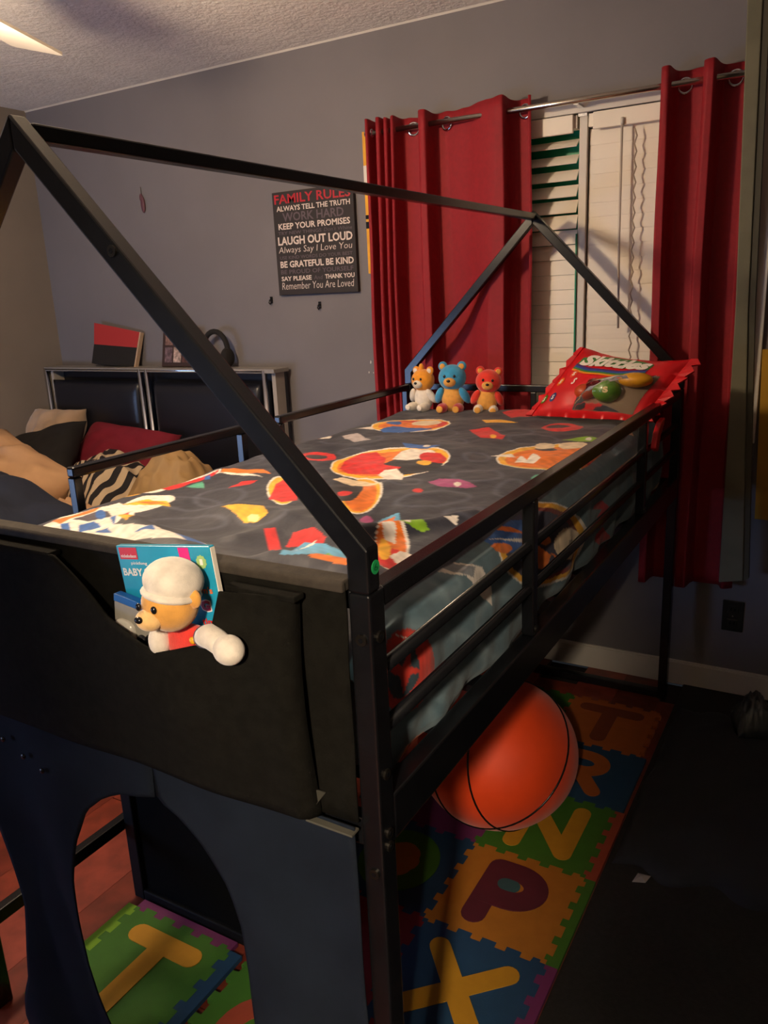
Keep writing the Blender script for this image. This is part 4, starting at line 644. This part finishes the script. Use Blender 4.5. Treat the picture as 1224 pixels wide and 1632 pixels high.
# ---------------------------------------------------------------- plush bears
def fuzz(n, c): return mat(n, c, .9, var=.1, vscale=60, bump=.3, bscale=500, sheen=.4)
def bear(label, loc, rz, s, cb, cm, cf, extra=None, lean=0, cat='soft toy', group='plush bears along the head of the bed', tuft=None):
    t = thing('plush_bear', label, cat, loc, group)
    Rz = Matrix.Rotation(rz, 4, 'Z') @ Matrix.Rotation(lean, 4, 'Y')
    def e(name, c, r, m, rot=None, parent=t):
        mb = MB().ell((0, 0, 0), r, nu=22, nv=14)
        Mq = Matrix.Translation(loc) @ Rz @ Matrix.Translation(Vector(c)*s) @ ((rot or Matrix.Identity(4)) @ Matrix.Scale(s, 4))
        mb.v = [tuple(Mq @ Vector(v)) for v in mb.v]
        return mb.build(name, m, parent, smooth=True)
    Ry = lambda a: Matrix.Rotation(math.radians(a), 4, 'Y'); Rx = lambda a: Matrix.Rotation(math.radians(a), 4, 'X')
    bd = e('body', (0, 0, .30), (.24, .21, .31), cm); 
    hd = e('head', (0, -.02, .72), (.29, .26, .27), cb)
    for q in (-1, 1):
        er = e('ear', (q*.20, .0, .95), (.10, .06, .10), cb); e('inner_ear', (q*.20, -.05, .95), (.06, .02, .06), cm, parent=er)
        e('arm', (q*.27, -.07, .36), (.085, .09, .20), cb if extra != 'w' else cm, Ry(q*-25) @ Rx(25))
        lg = e('leg', (q*.17, -.24, .11), (.11, .22, .11), cf); e('foot_pad', (q*.17, -.45, .12), (.07, .02, .07), cm, parent=lg)
        e('eye', (q*.105, -.262, .77), (.028, .018, .032), m_black, parent=hd)
    mz = e('muzzle', (0, -.24, .65), (.13, .10, .10), cm, parent=hd); 
    e('nose', (0, -.335, .68), (.04, .025, .03), m_black, parent=hd)
    if tuft: e('tuft', (-.03, -.03, 1.0), (.07, .07, .12), tuft, parent=hd)
    return t
f_or, f_wh, f_bl, f_ta, f_rd = fuzz('orange_plush', '#e59320'), fuzz('cream_plush', '#dcd2c4'), fuzz('blue_plush', '#2f8fbf'), fuzz('tan_plush', '#d79a45'), fuzz('red_plush', '#d8301f')
f_dr = fuzz('crimson_plush', '#b5182c')
rd_ = math.radians
bear('orange and cream plush bear, leftmost of the three at the head of the bed', (-.885, 1.865, 1.030), rd_(-8), .152, f_or, f_wh, f_wh, extra='w', tuft=f_or)
bear('blue plush bear with tan muzzle and crimson feet, between two other bears', (-.763, 1.855, 1.028), rd_(10), .172, f_bl, f_ta, f_dr)
bear('red plush bear with cream feet, rightmost of the three at the head of the bed', (-.637, 1.86, 1.028), rd_(18), .155, f_rd, f_ta, f_wh, lean=.08)
tb_ = thing('plush_bear', 'tan plush bear in a cream cap and red vest peeking out of the felt pocket', 'soft toy', (-.265, -.05, 1.0))
def pb(name, c, r, m, rot=None, parent=None, p=1): return MB().ell(c, r, rot, 26, 16, p).build(name, m, parent or tb_, smooth=True)
from mathutils import Euler
H = Vector((-.256, -.066, 1.085))
pb('body', (-.248, -.044, 1.020), (.042, .016, .028), f_rd, p=.85)
hd = pb('head', H, (.037, .035, .037), f_ta)
pb('cap', H+Vector((.004, .006, .029)), (.0385, .038, .029), f_wh, Euler((rd_(-8), rd_(8), 0)), hd)
pb('cap_band', H+Vector((.003, .001, .014)), (.0385, .0382, .010), f_wh, Euler((rd_(-8), rd_(8), 0)), hd)
for q in (-1, 1):
    er = pb('ear', H+Vector((q*.037, .004, .010)), (.011, .007, .013), f_ta, None, hd)
    pb('eye', H+Vector((-.006+q*.013, -.0350, .004)), (.0042, .003, .0052), m_black, None, hd)
pb('muzzle', H+Vector((-.008, -.031, -.013)), (.019, .014, .014), fuzz('light_tan_plush', '#e3b878'), None, hd)
pb('nose', H+Vector((-.010, -.0455, -.008)), (.006, .004, .0045), m_black, None, hd)
MB().tube([(-.220, -.050, 1.038), (-.202, -.058, 1.046), (-.184, -.064, 1.044), (-.170, -.068, 1.040)], [.015, .016, .015, .014], 16).build('arm', f_wh, tb_, smooth=True)
pb('paw', (-.162, -.070, 1.040), (.021, .018, .019), f_wh)
pb('arm', (-.293, -.058, 1.022), (.015, .014, .022), f_wh)
pb('button', (-.230, -.0615, 1.036), (.005, .003, .005), mat('yellow_button', '#e0a020', .4))

# ---------------------------------------------------------------- candy pillow
pil = thing('novelty_pillow', 'red candy bag shaped pillow with a clear window, leaning at the head of the bed', 'pillow', (-.2, 1.75, 1.04))
PC = [Vector((-.415, 1.71, 1.050)), Vector((-.05, 1.61, 1.062)), Vector((.055, 1.76, 1.225)), Vector((-.285, 1.83, 1.255))]   # bl br tr tl
def PS(u, v, d=0, prof=True):
    p = PC[0].lerp(PC[1], u).lerp(PC[3].lerp(PC[2], u), v)
    n = ((PC[1]-PC[0]).cross(PC[3]-PC[0])).normalized()
    h = .050*(max(0, 4*u*(1-u))**.5)*(max(0, 4*v*(1-v))**.5) if prof else 0
    h += .006*nz(u*6, v*4, 5)
    p = p - Vector((0, 0, .022))*math.sin(math.pi*u)*v*v
    return p+n*(h*d if prof else 0), n
m_pil = mat('glossy_red_satin', '#c4121a', .38, var=.12, vscale=12, bump=.15, bscale=60)
mb = MB(); mb.grid(lambda u, v: PS(u, v, 1)[0], 36, 24); mb.grid(lambda u, v: PS(u, v, -.5)[0], 36, 24); mb.build('casing', m_pil, pil, smooth=True, weld=True)
def strip(u0, out):
    n = 15; vs = []; fs = []
    for i in range(n+1):
        v = i/n; p, nn = PS(u0, v, 0); e = (PC[1]-PC[0]).normalized()*out; k = .6 if i % 2 else 1.15
        q = p+e*k+Vector((0, 0, .005*math.sin(i*2.1))); vs += [p-nn*.004, p+nn*.004, q+nn*.003, q-nn*.003]
        if i: a = 4*(i-1); b_ = 4*i; fs += [(a, a+1, b_+1, b_), (a+1, a+2, b_+2, b_+1), (a+2, a+3, b_+3, b_+2), (a+3, a, b_, b_+3)]
    return MB().add(vs, fs+[(0, 3, 2, 1), (4*n, 4*n+1, 4*n+2, 4*n+3)])
strip(0, -.022).build('crimped_end', m_pil, pil); strip(1, .034).build('crimped_end', m_pil, pil)
def onP(u, v, d): p, n = PS(u, v, 1); return tuple(p+n*d)
m_rb = [mat('rainbow_%d' % i, c, .4) for i, c in enumerate(('#4a2a6a', '#2b4f9a', '#3f7a3a', '#e08a1e'))]
for i in range(4):
    o0, o1 = .010*i*2.2, .010*(i+1)*2.2
    def rbn(u, v, o0=o0, o1=o1):
        uu = .13+u*.66; c = .615+.10*math.sin(math.pi*u)*-.6+.02; return onP(uu, c+o1*1.2-(v*(o1-o0))*1.2-.02, .0016+.0002*i)
    MB().grid(rbn, 20, 2).build('rainbow_band', m_rb[3-i], pil, smooth=True)
MB().grid(lambda u, v: onP(.13+u*.66, .72+v*.20*math.sin(math.pi*(u*.8+.1))**.5, .0015), 20, 4).build('logo_ground', m_rb[2], pil, smooth=True)
txt('Skittles', .15, .78, .70, .91, lambda a, b_: onP(a, b_, .004), .05, .15, 3).build('lettering', mat('white_print', '#e6ded4', .45), pil)
for (u, v, c) in ((.14, .22, '#20306e'), (.05, .20, '#4f7a22'), (.11, .44, '#d86a1a'), (.19, .56, '#d8441a')):
    q = MB().add([onP(u+.028*math.cos(a), v+.06*math.sin(a), .0018) for a in [2*math.pi*k/18 for k in range(18)]], [tuple(range(18))]).build('candy_print', mat('candy_print_'+c[1:], c, .45), pil)
    txt('S', u-.012, u+.012, v-.03, v+.03, lambda a, b_: onP(a, b_, .0024), .04).build('lettering', MATS['white_print'], q)
txt("S", .235, .262, .40, .50, lambda a, b_: onP(a, b_, .0024), .04).build('lettering', MATS['white_print'], pil)
# plush candies behind the clear window
def pe(u, v, d): return Vector(onP(u, v, d))
MB().grid(lambda a, b_: onP(.40+a*.52, .06+b_*(.40+.18*a), .0012), 16, 10).build('window_ground', mat('grey_inner_lining', '#6e5a45', .7), pil, smooth=True)
for (n, u, v, r, c) in (('green', .64, .30, (.043, .035, .034), '#4c7a1c'), ('yellow', .80, .50, (.050, .032, .022), '#c98d16'), ('orange', .46, .27, (.032, .03, .024), '#b0421a')):
    c0 = pe(u, v, .012); e = MB().ell(c0, r, nu=26, nv=16).build('stuffed_candy', mat(n+'_satin', c, .4), pil, smooth=True)
    e['label'] = n+' stuffed candy behind the clear window'
    if n == 'green':
        dv = (CAMP-c0).normalized(); rx_ = Vector((0, 0, 1)).cross(dv).normalized(); uz = dv.cross(rx_)
        def sf(a, b_):
            d = (dv+rx_*(a*.9)+uz*(b_*.9)).normalized(); k = 1/math.sqrt((d.x/r[0])**2+(d.y/r[1])**2+(d.z/r[2])**2); return tuple(c0+d*(k+.0008))
        txt('S', -.42, .10, -.15, .45, sf, .06, 0, 4).build('lettering', mat('cream_print', '#ddc894', .5), e)
mc = bpy.data.materials.new('clear_film'); mc.use_nodes = True; nt = mc.node_tree; nt.nodes.clear()
ou = nt.nodes.new('ShaderNodeOutputMaterial'); mx = nt.nodes.new('ShaderNodeMixShader'); tr_ = nt.nodes.new('ShaderNodeBsdfTransparent'); gl = nt.nodes.new('ShaderNodeBsdfGlossy'); gl.inputs['Roughness'].default_value = .12
fr = nt.nodes.new('ShaderNodeFresnel'); fr.inputs['IOR'].default_value = 1.45; nt.links.new(fr.outputs[0], mx.inputs[0]); nt.links.new(tr_.outputs[0], mx.inputs[1]); nt.links.new(gl.outputs[0], mx.inputs[2]); nt.links.new(mx.outputs[0], ou.inputs[0])
MB().grid(lambda a, b_: onP(.40+a*.52, .06+b_*(.40+.18*a), .004+.05*math.sin(math.pi*a)**.6*math.sin(math.pi*b_)**.6+.004*nz(a*9, b_*8)), 30, 20).build('clear_window', mc, pil, smooth=True)
tag(MB().add([(-.006, 1.60, 1.07), (.012, 1.62, 1.005)], []).v and MB().prism([(1.50, 1.005), (1.535, .99), (1.56, 1.03), (1.60, 1.055), (1.61, 1.075), (1.56, 1.07), (1.52, 1.045)], .003, .018, 'x').build('ribbon', m_pil, bevel=.003), 'short red fabric end hanging outside the rail below the candy pillow', 'fabric')
# ---------------------------------------------------------------- basketball cushion
BC = Vector((-.290, 1.09, .210)); BR = (.222, .222, .2)
bal = thing('ball_cushion', 'big orange basketball cushion with black seams under the loft bed', 'cushion', (BC.x, BC.y, 0))
MB().ell(BC, BR, nu=56, nv=36).build('ball', mat('orange_ball_cloth', '#f2480a', .6, var=.06, vscale=8, bump=.1, bscale=500, sheen=.2), bal, smooth=True)
def seam(fn):
    pts = []
    for i in range(61):
        d = fn(2*math.pi*i/60).normalized(); pts.append(BC+Vector((d.x*BR[0], d.y*BR[1], d.z*BR[2]))*1.002)
    MB().tube(pts, .0028, 6, cap=False).build('seam', m_black, bal, smooth=True)
e1 = Vector((.95, -.2, .25)).normalized(); e3 = Vector((-.1, .35, .93)); e2 = e3.cross(e1).normalized(); e3 = e1.cross(e2)
seam(lambda a: e1*.30+(e2*math.cos(a)+e3*math.sin(a))*.95)
seam(lambda a: e1*-.25+(e2*math.cos(a)+e3*math.sin(a))*.95)
seam(lambda a: e1*math.cos(a)+(e2*.45+e3*.88)*math.sin(a))
# ---------------------------------------------------------------- foam letter tiles
T = .30; TH = .012
def edge(p0, p1, horiz):
    """interlocking edge from p0 to p1; the same wave for both neighbours"""
    n = 5; out = []; L = T/(2*n)
    for i in range(2*n):
        o = .0075 if i % 2 else -.0075; a = i*L; b_ = (i+1)*L; k = .0026 if i % 2 else -.0026
        if i == 0: out += [(0, 0), (.013, 0)]; a = .013; k = 0
        if i == 2*n-1: b_ = T-.013; k = 0
        out += [(a-k, o), (b_+k, o)]
        if i == 2*n-1: out.append((T-.013, 0))
    out.append((T, 0)); 
    return [((p0[0]+a, p0[1]+o) if horiz else (p0[0]+o, p0[1]+a)) for a, o in out]
TC = {k: mat('foam_'+k, c, .75, bump=.25, bscale=700, var=.05, vscale=30) for k, c in dict(amber='#a56818', green='#366816', blue='#123c5e', purple='#682457', coral='#973f29', red='#821b24', maroon='#4d1222', yellow='#b88418', teal='#264d52', orange='#a85718', lime='#719e19', rust='#763111').items()}
def tile(x0, y0, col, label, letter=None, group='foam letter tiles', z=0.0005):
    b_ = edge((x0, y0), None, True); r = edge((x0+T, y0), None, False); t_ = edge((x0, y0+T), None, True); l = edge((x0, y0), None, False)
    poly = b_[:-1]+r[:-1]+t_[::-1][:-1]+l[::-1][:-1]
    t = thing('foam_tile', label, 'foam tile', (x0+T/2, y0+T/2, 0), group)
    MB().prism(poly, z, z+TH, 'z').build('mat', TC[col], t)
    if letter:
        for (nm, c, strokes, r_) in letter:
            mb = MB(); zz = z+TH+(.0018 if nm == 'letter' else .0026)
            for st_ in strokes:
                zz += .0001
                for (a, b2) in zip(st_, st_[1:]) if len(st_) > 1 else [(st_[0], st_[0])]:
                    A = Vector((x0+a[0]*T, y0+a[1]*T)); B = Vector((x0+b2[0]*T, y0+b2[1]*T)); d = (B-A); an = math.atan2(d.y, d.x)
                    pl = [(A.x+r_*math.cos(an+math.pi/2+math.pi*k/8), A.y+r_*math.sin(an+math.pi/2+math.pi*k/8)) for k in range(9)]+[(B.x+r_*math.cos(an-math.pi/2+math.pi*k/8), B.y+r_*math.sin(an-math.pi/2+math.pi*k/8)) for k in range(9)]
                    zz += .00004; mb.prism(pl, z+TH-.001, zz, 'z')
            mb.build(nm, TC[c], t)
    return t
arc = lambda cx, cy, rx, ry, a0, a1, n=10: [(cx+rx*math.cos(math.radians(a0+(a1-a0)*i/n)), cy+ry*math.sin(math.radians(a0+(a1-a0)*i/n))) for i in range(n+1)]
X0, Y0 = -.295, .642
tile(X0, Y0, 'amber', 'amber foam tile with a maroon letter P', [('letter', 'maroon', [[(.33, .22), (.33, .80), (.50, .80)]+arc(.50, .63, .20, .17, 90, -90)+[(.33, .46)]], .030), ('letter_centre', 'teal', [[(.44, .63), (.50, .63)]], .020)])
tile(X0, Y0-T, 'blue', 'blue foam tile with a yellow letter X', [('letter', 'yellow', [[(.22, .22), (.80, .78)], [(.24, .80), (.76, .20)]], .024)])
tile(X0, Y0+T, 'green', 'green foam tile with a yellow letter N beside the orange ball', [('letter', 'yellow', [[(.28, .18), (.28, .80), (.74, .20), (.74, .82)]], .024)])
tile(X0, Y0+2*T, 'blue', 'blue foam tile with an orange letter R behind the orange ball', [('letter', 'orange', [[(.30, .2), (.30, .8), (.52, .8)]+arc(.52, .65, .18, .15, 90, -90)+[(.30, .5)], [(.5, .5), (.72, .2)]], .024)])
tile(X0, Y0+3*T, 'orange', 'orange foam tile with a rust letter T near the far wall', [('letter', 'rust', [[(.22, .8), (.78, .8)], [(.5, .8), (.5, .2)]], .026)])
tile(X0, Y0-2*T, 'red', 'red foam tile in the row nearest the tent cloth, right of the green ring tile')
tile(X0-T, Y0, 'blue', 'blue foam tile with a green letter O and amber centre', [('letter', 'green', [arc(.5, .5, .24, .28, 0, 360, 22)], .034), ('letter_centre', 'amber', [[(.5, .40), (.5, .60)], [(.44, .5), (.56, .5)], [(.47, .42), (.47, .58)], [(.53, .42), (.53, .58)]], .038)])
tile(X0-T, Y0-T, 'red', 'plain red foam tile left of the letter X tile')
tile(X0-T, Y0-2*T, 'green', 'green foam tile with an orange ring letter inside the tent', [('letter', 'coral', [arc(.45, .5, .2, .26, 0, 360, 20)], .024)])
tile(X0-T, Y0+T, 'purple', 'purple foam tile partly under the orange ball')
tile(X0-T, Y0+2*T, 'coral', 'coral foam tile deep under the bed behind the orange ball')
tile(X0-T, Y0+3*T, 'green', 'plain green foam tile in the far corner under the bed')
def border(name, pts, col, label): tag(MB().prism(pts, .0005, TH, 'z').build('foam_border', TC[col]), label, 'foam border', 'foam mat border strips')
def vb(x0, y0, w, col, label, side=1):
    e = edge((x0, y0), None, False); border('', (e+[(x0+side*w, y0+T), (x0+side*w, y0)]), col, label)
vb(X0+T, Y0, .028, 'green', 'green foam border strip beside the letter P tile'); vb(X0+T, Y0+T, .028, 'coral', 'coral foam border strip beside the letter N tile'); vb(X0+T, Y0-T, .028, 'purple', 'purple foam border strip beside the letter X tile')
vb(X0+T, Y0+2*T, .020, 'blue', 'blue foam border strip beside the letter R tile')
LX, LY = -.945, .05
tile(LX, LY, 'green', 'green foam tile with a yellow letter T seen through the tent opening', [('letter', 'yellow', [[(.24, .80), (.78, .80)], [(.5, .8), (.5, .16)]], .026)])
vb(LX+T, LY, .034, 'blue', 'blue foam border strip right of the tile seen through the tent opening'); vb(LX, LY, .028, 'lime', 'lime foam border strip left of the tile seen through the tent opening', -1)
e = edge((LX, LY+T), None, True); border('', e+[(LX+T, LY+T+.026), (LX, LY+T+.026)], 'purple', 'purple foam border strip along the foot of the black storage cube')
# black storage cube under the bed
cu = thing('storage_cube', 'black framed storage cube standing under the bed behind the tent opening', 'storage cube', (-.79, .56, 0))
m_cub = mat('black_cube_board', '#0b0d10', .45, var=.1)
MB().box(-.99, -.585, .40, .76, 0, .43).build('body', m_cub, cu, bevel=.004)
MB().box(-.99, -.955, .383, .40, 0, .43).box(-.62, -.585, .383, .40, 0, .43).box(-.955, -.62, .383, .40, 0, .03).box(-.955, -.62, .383, .40, .40, .43).build('front_frame', mat('black_cube_frame', '#0d0f12', .6, spec=.2), cu, bevel=.003)
MB().box(-.955, -.62, .394, .402, .03, .40).build('front_panel', mat('black_cube_cloth', '#050608', .9, spec=.1), cu)
# dark things on the shadowed floor at the right
def lumpy(name, x0, x1, y0, y1, h, m, label, cat, seed=0, amp=.5, ang=0, flat=.35, n=26, z0=0.001, sc=9):
    cx, cy = (x0+x1)/2, (y0+y1)/2; ca_, sa_ = math.cos(ang), math.sin(ang)
    def fn(u, v):
        a, b_ = 2*u-1, 2*v-1; k = max(0, (1-abs(a)**2.2)*(1-abs(b_)**2.2))**(flat+.25)
        rid = (1-abs(nz(a*sc*.35+seed, b_*sc*.35, seed)))**2*amp*.35+nz(a*sc*.9+seed, b_*sc*.9, seed+3)*amp*.2
        edge_ = 1+.10*nz(a*3+seed, b_*3, 8)
        px, py = a*(x1-x0)/2*edge_, b_*(y1-y0)/2*edge_
        return (cx+px*ca_-py*sa_, cy+px*sa_+py*ca_, z0+h*k*(.75+rid))
    o = MB().grid(fn, n, n).build(name, m, None, smooth=True, solid=.004, off=-1); return tag(o, label, cat)
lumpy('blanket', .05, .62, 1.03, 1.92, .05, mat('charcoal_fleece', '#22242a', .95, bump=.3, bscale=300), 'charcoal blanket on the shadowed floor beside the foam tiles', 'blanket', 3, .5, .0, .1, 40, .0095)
lumpy('plastic_bag', .24, .36, 1.74, 1.88, .12, mat('grey_plastic', '#3c4246', .3), 'small grey plastic bag on the charcoal blanket near the far wall', 'bag', 5, .8, .3, .45, 24, .05)
tag(MB().add([(.112, .985, .010), (.142, .995, .011), (.150, 1.018, .016), (.118, 1.022, .010), (.130, 1.004, .020)], [(0, 1, 4), (1, 2, 4), (2, 3, 4), (3, 0, 4)]).build('paper_scrap', mat('scrap_paper', '#b9b4ab', .8), solid=.001), 'small white paper scrap on the dark floor beside the charcoal blanket', 'paper')

# ---------------------------------------------------------------- double bed on the left
db = thing('double_bed', 'double bed with black padded headboard in a chrome frame', 'bed', (-2.44, 1.0, 0))
HX0, HX1, HY = -3.155, -1.725, 2.0
for x in (HX0, -2.475, -2.43, HX1): MB().tube([(x, HY, 0), (x, HY, 1.155)], .0125, 14).build('chrome_post', m_chrome, db, smooth=True)
MB().tube([(HX0, HY, 1.15), (HX1, HY, 1.15)], .011, 12).build('chrome_rail', m_chrome, db, smooth=True)
MB().box(HX0, HX1+.06, HY-.01, 2.098, 1.142, 1.16).build('shelf', mat('grey_shelf', '#8c8782', .5), db, bevel=.002)
MB().box(HX0+.02, HX1+.05, 2.075, 2.095, .3, 1.142).build('shelf_back', m_leather, db)
for x in (HX0+.02, HX1+.03): MB().box(x, x+.02, 2.012, 2.075, .3, 1.142).build('shelf_side', mat('pale_shelf_board', '#a39a90', .6), db)
for x0, x1 in ((HX0+.03, -2.495), (-2.41, HX1-.03)):
    def pn(u, v, x0=x0, x1=x1):
        a, b_ = 2*u-1, 2*v-1; return (x0+u*(x1-x0), HY+.012-.030*max(0, (1-abs(a)**8)*(1-abs(b_)**8))**.5, .45+v*.645)
    MB().grid(pn, 30, 24).build('headboard_panel', m_leather, db, smooth=True, solid=.01, off=1)
MB().box(HX0, HX1, .05, 1.97, .16, .30).build('side_frame', m_black, db, bevel=.005)
for x in (HX0+.03, HX1-.07): MB().box(x, x+.04, .07, .11, 0, .16).build('leg', m_black, db)
MB().box(HX0+.01, HX1-.01, .06, 1.95, .30, .56).build('mattress', mat('grey_sheet', '#5c5660', .85, var=.06, vscale=6, bump=.2, bscale=30), db, bevel=.05)
m_tan, m_pch, m_khk = mat('tan_fleece', '#b3977c', .9, var=.08, vscale=10, sheen=.3), mat('peach_cloth', '#c49a72', .85, var=.1, vscale=7, bump=.2, bscale=40), mat('khaki_cloth', '#a58457', .9, var=.08, vscale=9)
m_mar, m_bk2, m_nav = mat('maroon_cloth', '#7a0f26', .85, var=.06), mat('black_cushion_cloth', '#171413', .9, var=.1), mat('navy_cloth', '#1c2233', .9, var=.1, vscale=9)
def cushion(name, c, size, rot, m, label, seed=0, cat='pillow', rough=.0, pn=4):
    R = Matrix.Rotation(rot[2], 3, 'Z') @ Matrix.Rotation(rot[1], 3, 'Y') @ Matrix.Rotation(rot[0], 3, 'X'); c = Vector(c)
    def fn(u, v, s):
        a, b_ = 2*u-1, 2*v-1
        k = max(0, (1-abs(a)**pn)*(1-abs(b_)**pn))**.5
        pin = 1-.10*(abs(a)*abs(b_))**1.5*0-.06*(1-abs(a*b_))*0
        sx = a*(1-.08*(1-b_*b_)*abs(a)**6); sy = b_*(1-.08*(1-a*a)*abs(b_)**6)
        p = Vector((sx*size[0]/2, sy*size[1]/2, s*size[2]/2*k*(1+rough*nz(a*3+seed, b_*3, s*2+seed))+rough*.02*nz(a*4+seed, b_*4, seed)))
        return tuple(c+R @ p)
    mb = MB(); mb.grid(lambda u, v: fn(u, v, 1), 22, 22); mb.grid(lambda u, v: fn(u, v, -1), 22, 22)
    return tag(mb.build(name, m, None, smooth=True, weld=True), label, cat)
rd = math.radians
cushion('pillow', (-3.0, 1.86, .80), (.34, .36, .16), (rd(62), 0, rd(5)), m_tan, 'tan pillow propped in the corner of the headboard', 1, rough=.3)
cushion('pillow', (-2.51, 1.86, .755), (.62, .32, .17), (rd(50), rd(3), rd(-4)), m_mar, 'maroon pillow leaning on the black headboard', 2, rough=.2)
cushion('cushion', (-2.86, 1.62, .76), (.52, .36, .15), (rd(35), rd(-14), rd(20)), m_bk2, 'black cushion between the tan and peach pillows', 3, 'cushion', .2)
cushion('pillow', (-2.70, 1.33, .73), (.72, .46, .24), (rd(28), rd(12), rd(-12)), m_pch, 'large peach pillow in front of the black cushion', 4, rough=.5, pn=2.6)
cushion('cushion', (-2.38, 1.02, .67), (.95, .5, .30), (rd(12), rd(6), rd(-12)), m_nav, 'rounded navy cushion at the edge of the double bed', 5, 'cushion', .4, pn=2.4)
def zebra():
    m = bpy.data.materials.new('zebra_striped_cloth'); m.use_nodes = True; nt = m.node_tree; b = nt.nodes['Principled BSDF']; b.inputs['Roughness'].default_value = .85
    tc = nt.nodes.new('ShaderNodeTexCoord'); w = nt.nodes.new('ShaderNodeTexWave'); w.inputs['Scale'].default_value = 7.5; w.inputs['Distortion'].default_value = 2.2; w.inputs['Detail'].default_value = 1.5; w.inputs['Detail Scale'].default_value = .8
    r = nt.nodes.new('ShaderNodeValToRGB'); r.color_ramp.interpolation = 'CONSTANT'; r.color_ramp.elements[0].color = (*lin('#171217'), 1); r.color_ramp.elements[1].color = (*lin('#bfa98c'), 1); r.color_ramp.elements[1].position = .48
    nt.links.new(tc.outputs['Object'], w.inputs['Vector']); nt.links.new(w.outputs['Fac'], r.inputs['Fac']); nt.links.new(r.outputs['Color'], b.inputs['Base Color']); return m
lumpy('blanket', -2.58, -2.04, 1.36, 1.82, .33, zebra(), 'zebra striped blanket bunched beside the khaki cloth', 'blanket', 6, .35, -.35, .45, 44, .56, 6)
lumpy('cloth', -2.15, -1.70, 1.40, 1.82, .34, m_khk, 'crumpled khaki cloth on the right side of the double bed', 'cloth', 9, .5, .1, .55, 50, .56, 6)
lumpy('cloth', -2.30, -2.0, 1.66, 1.9, .24, m_nav, 'crumpled navy cloth between the zebra blanket and the headboard', 'cloth', 12, .4, -.1, .5, 30, .56)
lumpy('cloth', -2.37, -2.05, 1.12, 1.42, .17, m_pch, 'small bunched peach cloth in front of the zebra blanket', 'cloth', 15, .5, .2, .45, 30, .56)
# things on the headboard shelf
cv = thing('canvas_print', 'small red and black canvas standing on the headboard shelf', 'picture', (-2.69, 2.05, 1.161))
Mc = Matrix.Translation((-2.69, 2.045, 1.161)) @ Matrix.Rotation(rd(-14), 4, 'X') @ Matrix.Rotation(rd(3), 4, 'Y') @ Matrix.Rotation(rd(6), 4, 'Z')
def tc_(mb): mb.v = [tuple(Mc @ Vector(v)) for v in mb.v]; return mb
tc_(MB().prism([(-.142, .005), (.128, .002), (.133, .10), (-.138, .10)], -.010, .010, 'y')).build('black_half', m_bk2, cv)
tc_(MB().prism([(-.138, .10), (.133, .10), (.142, .175), (.0, .19), (-.150, .205)], -.010, .010, 'y')).build('red_half', mat('red_canvas', '#a82a2a', .7), cv)
tc_(MB().prism([(.128, .002), (.136, .002), (.150, .175), (.142, .175)], -.011, .012, 'y')).build('pale_edge', m_tan, cv)
pf = thing('photo_frame', 'framed photo collage leaning on the headboard shelf behind the roof bar', 'picture frame', (-2.25, 2.05, 1.161))
Mc = Matrix.Translation((-2.25, 2.05, 1.161)) @ Matrix.Rotation(rd(-12), 4, 'X')
tc_(MB().box(-.12, .10, -.008, .008, .0, .18)).build('frame', mat('dark_wood_frame', '#3a2a28', .5), pf, bevel=.003)
for i, (x, z, c) in enumerate(((-.10, .1, '#8a6a62'), (-.045, .1, '#5c4650'), (.01, .1, '#a18a80'), (-.10, .02, '#6e5a60'), (-.045, .02, '#b09a90'), (.01, .02, '#5a3d3a'))):
    tc_(MB().box(x, x+.047, -.0095, -.008, z, z+.07)).build('photo', mat('photo_%d' % i, c, .35, var=.5, vscale=60), pf)
hp = thing('headphones', 'black headphones resting on the headboard shelf', 'headphones', (-2.02, 2.05, 1.161))
MB().tube([(-2.09+.0, 2.05, 1.20)]+[(-2.03+.07*math.cos(a), 2.05, 1.235+.085*math.sin(a)) for a in [math.pi-math.pi*i/12 for i in range(13)]]+[(-1.96, 2.05, 1.20)], .012, 10).build('headband', m_bk2, hp, smooth=True)
for x in (-2.095, -1.965): MB().ell((x, 2.05, 1.205), (.024, .04, .044)).build('ear_cup', m_bk2, hp, smooth=True)
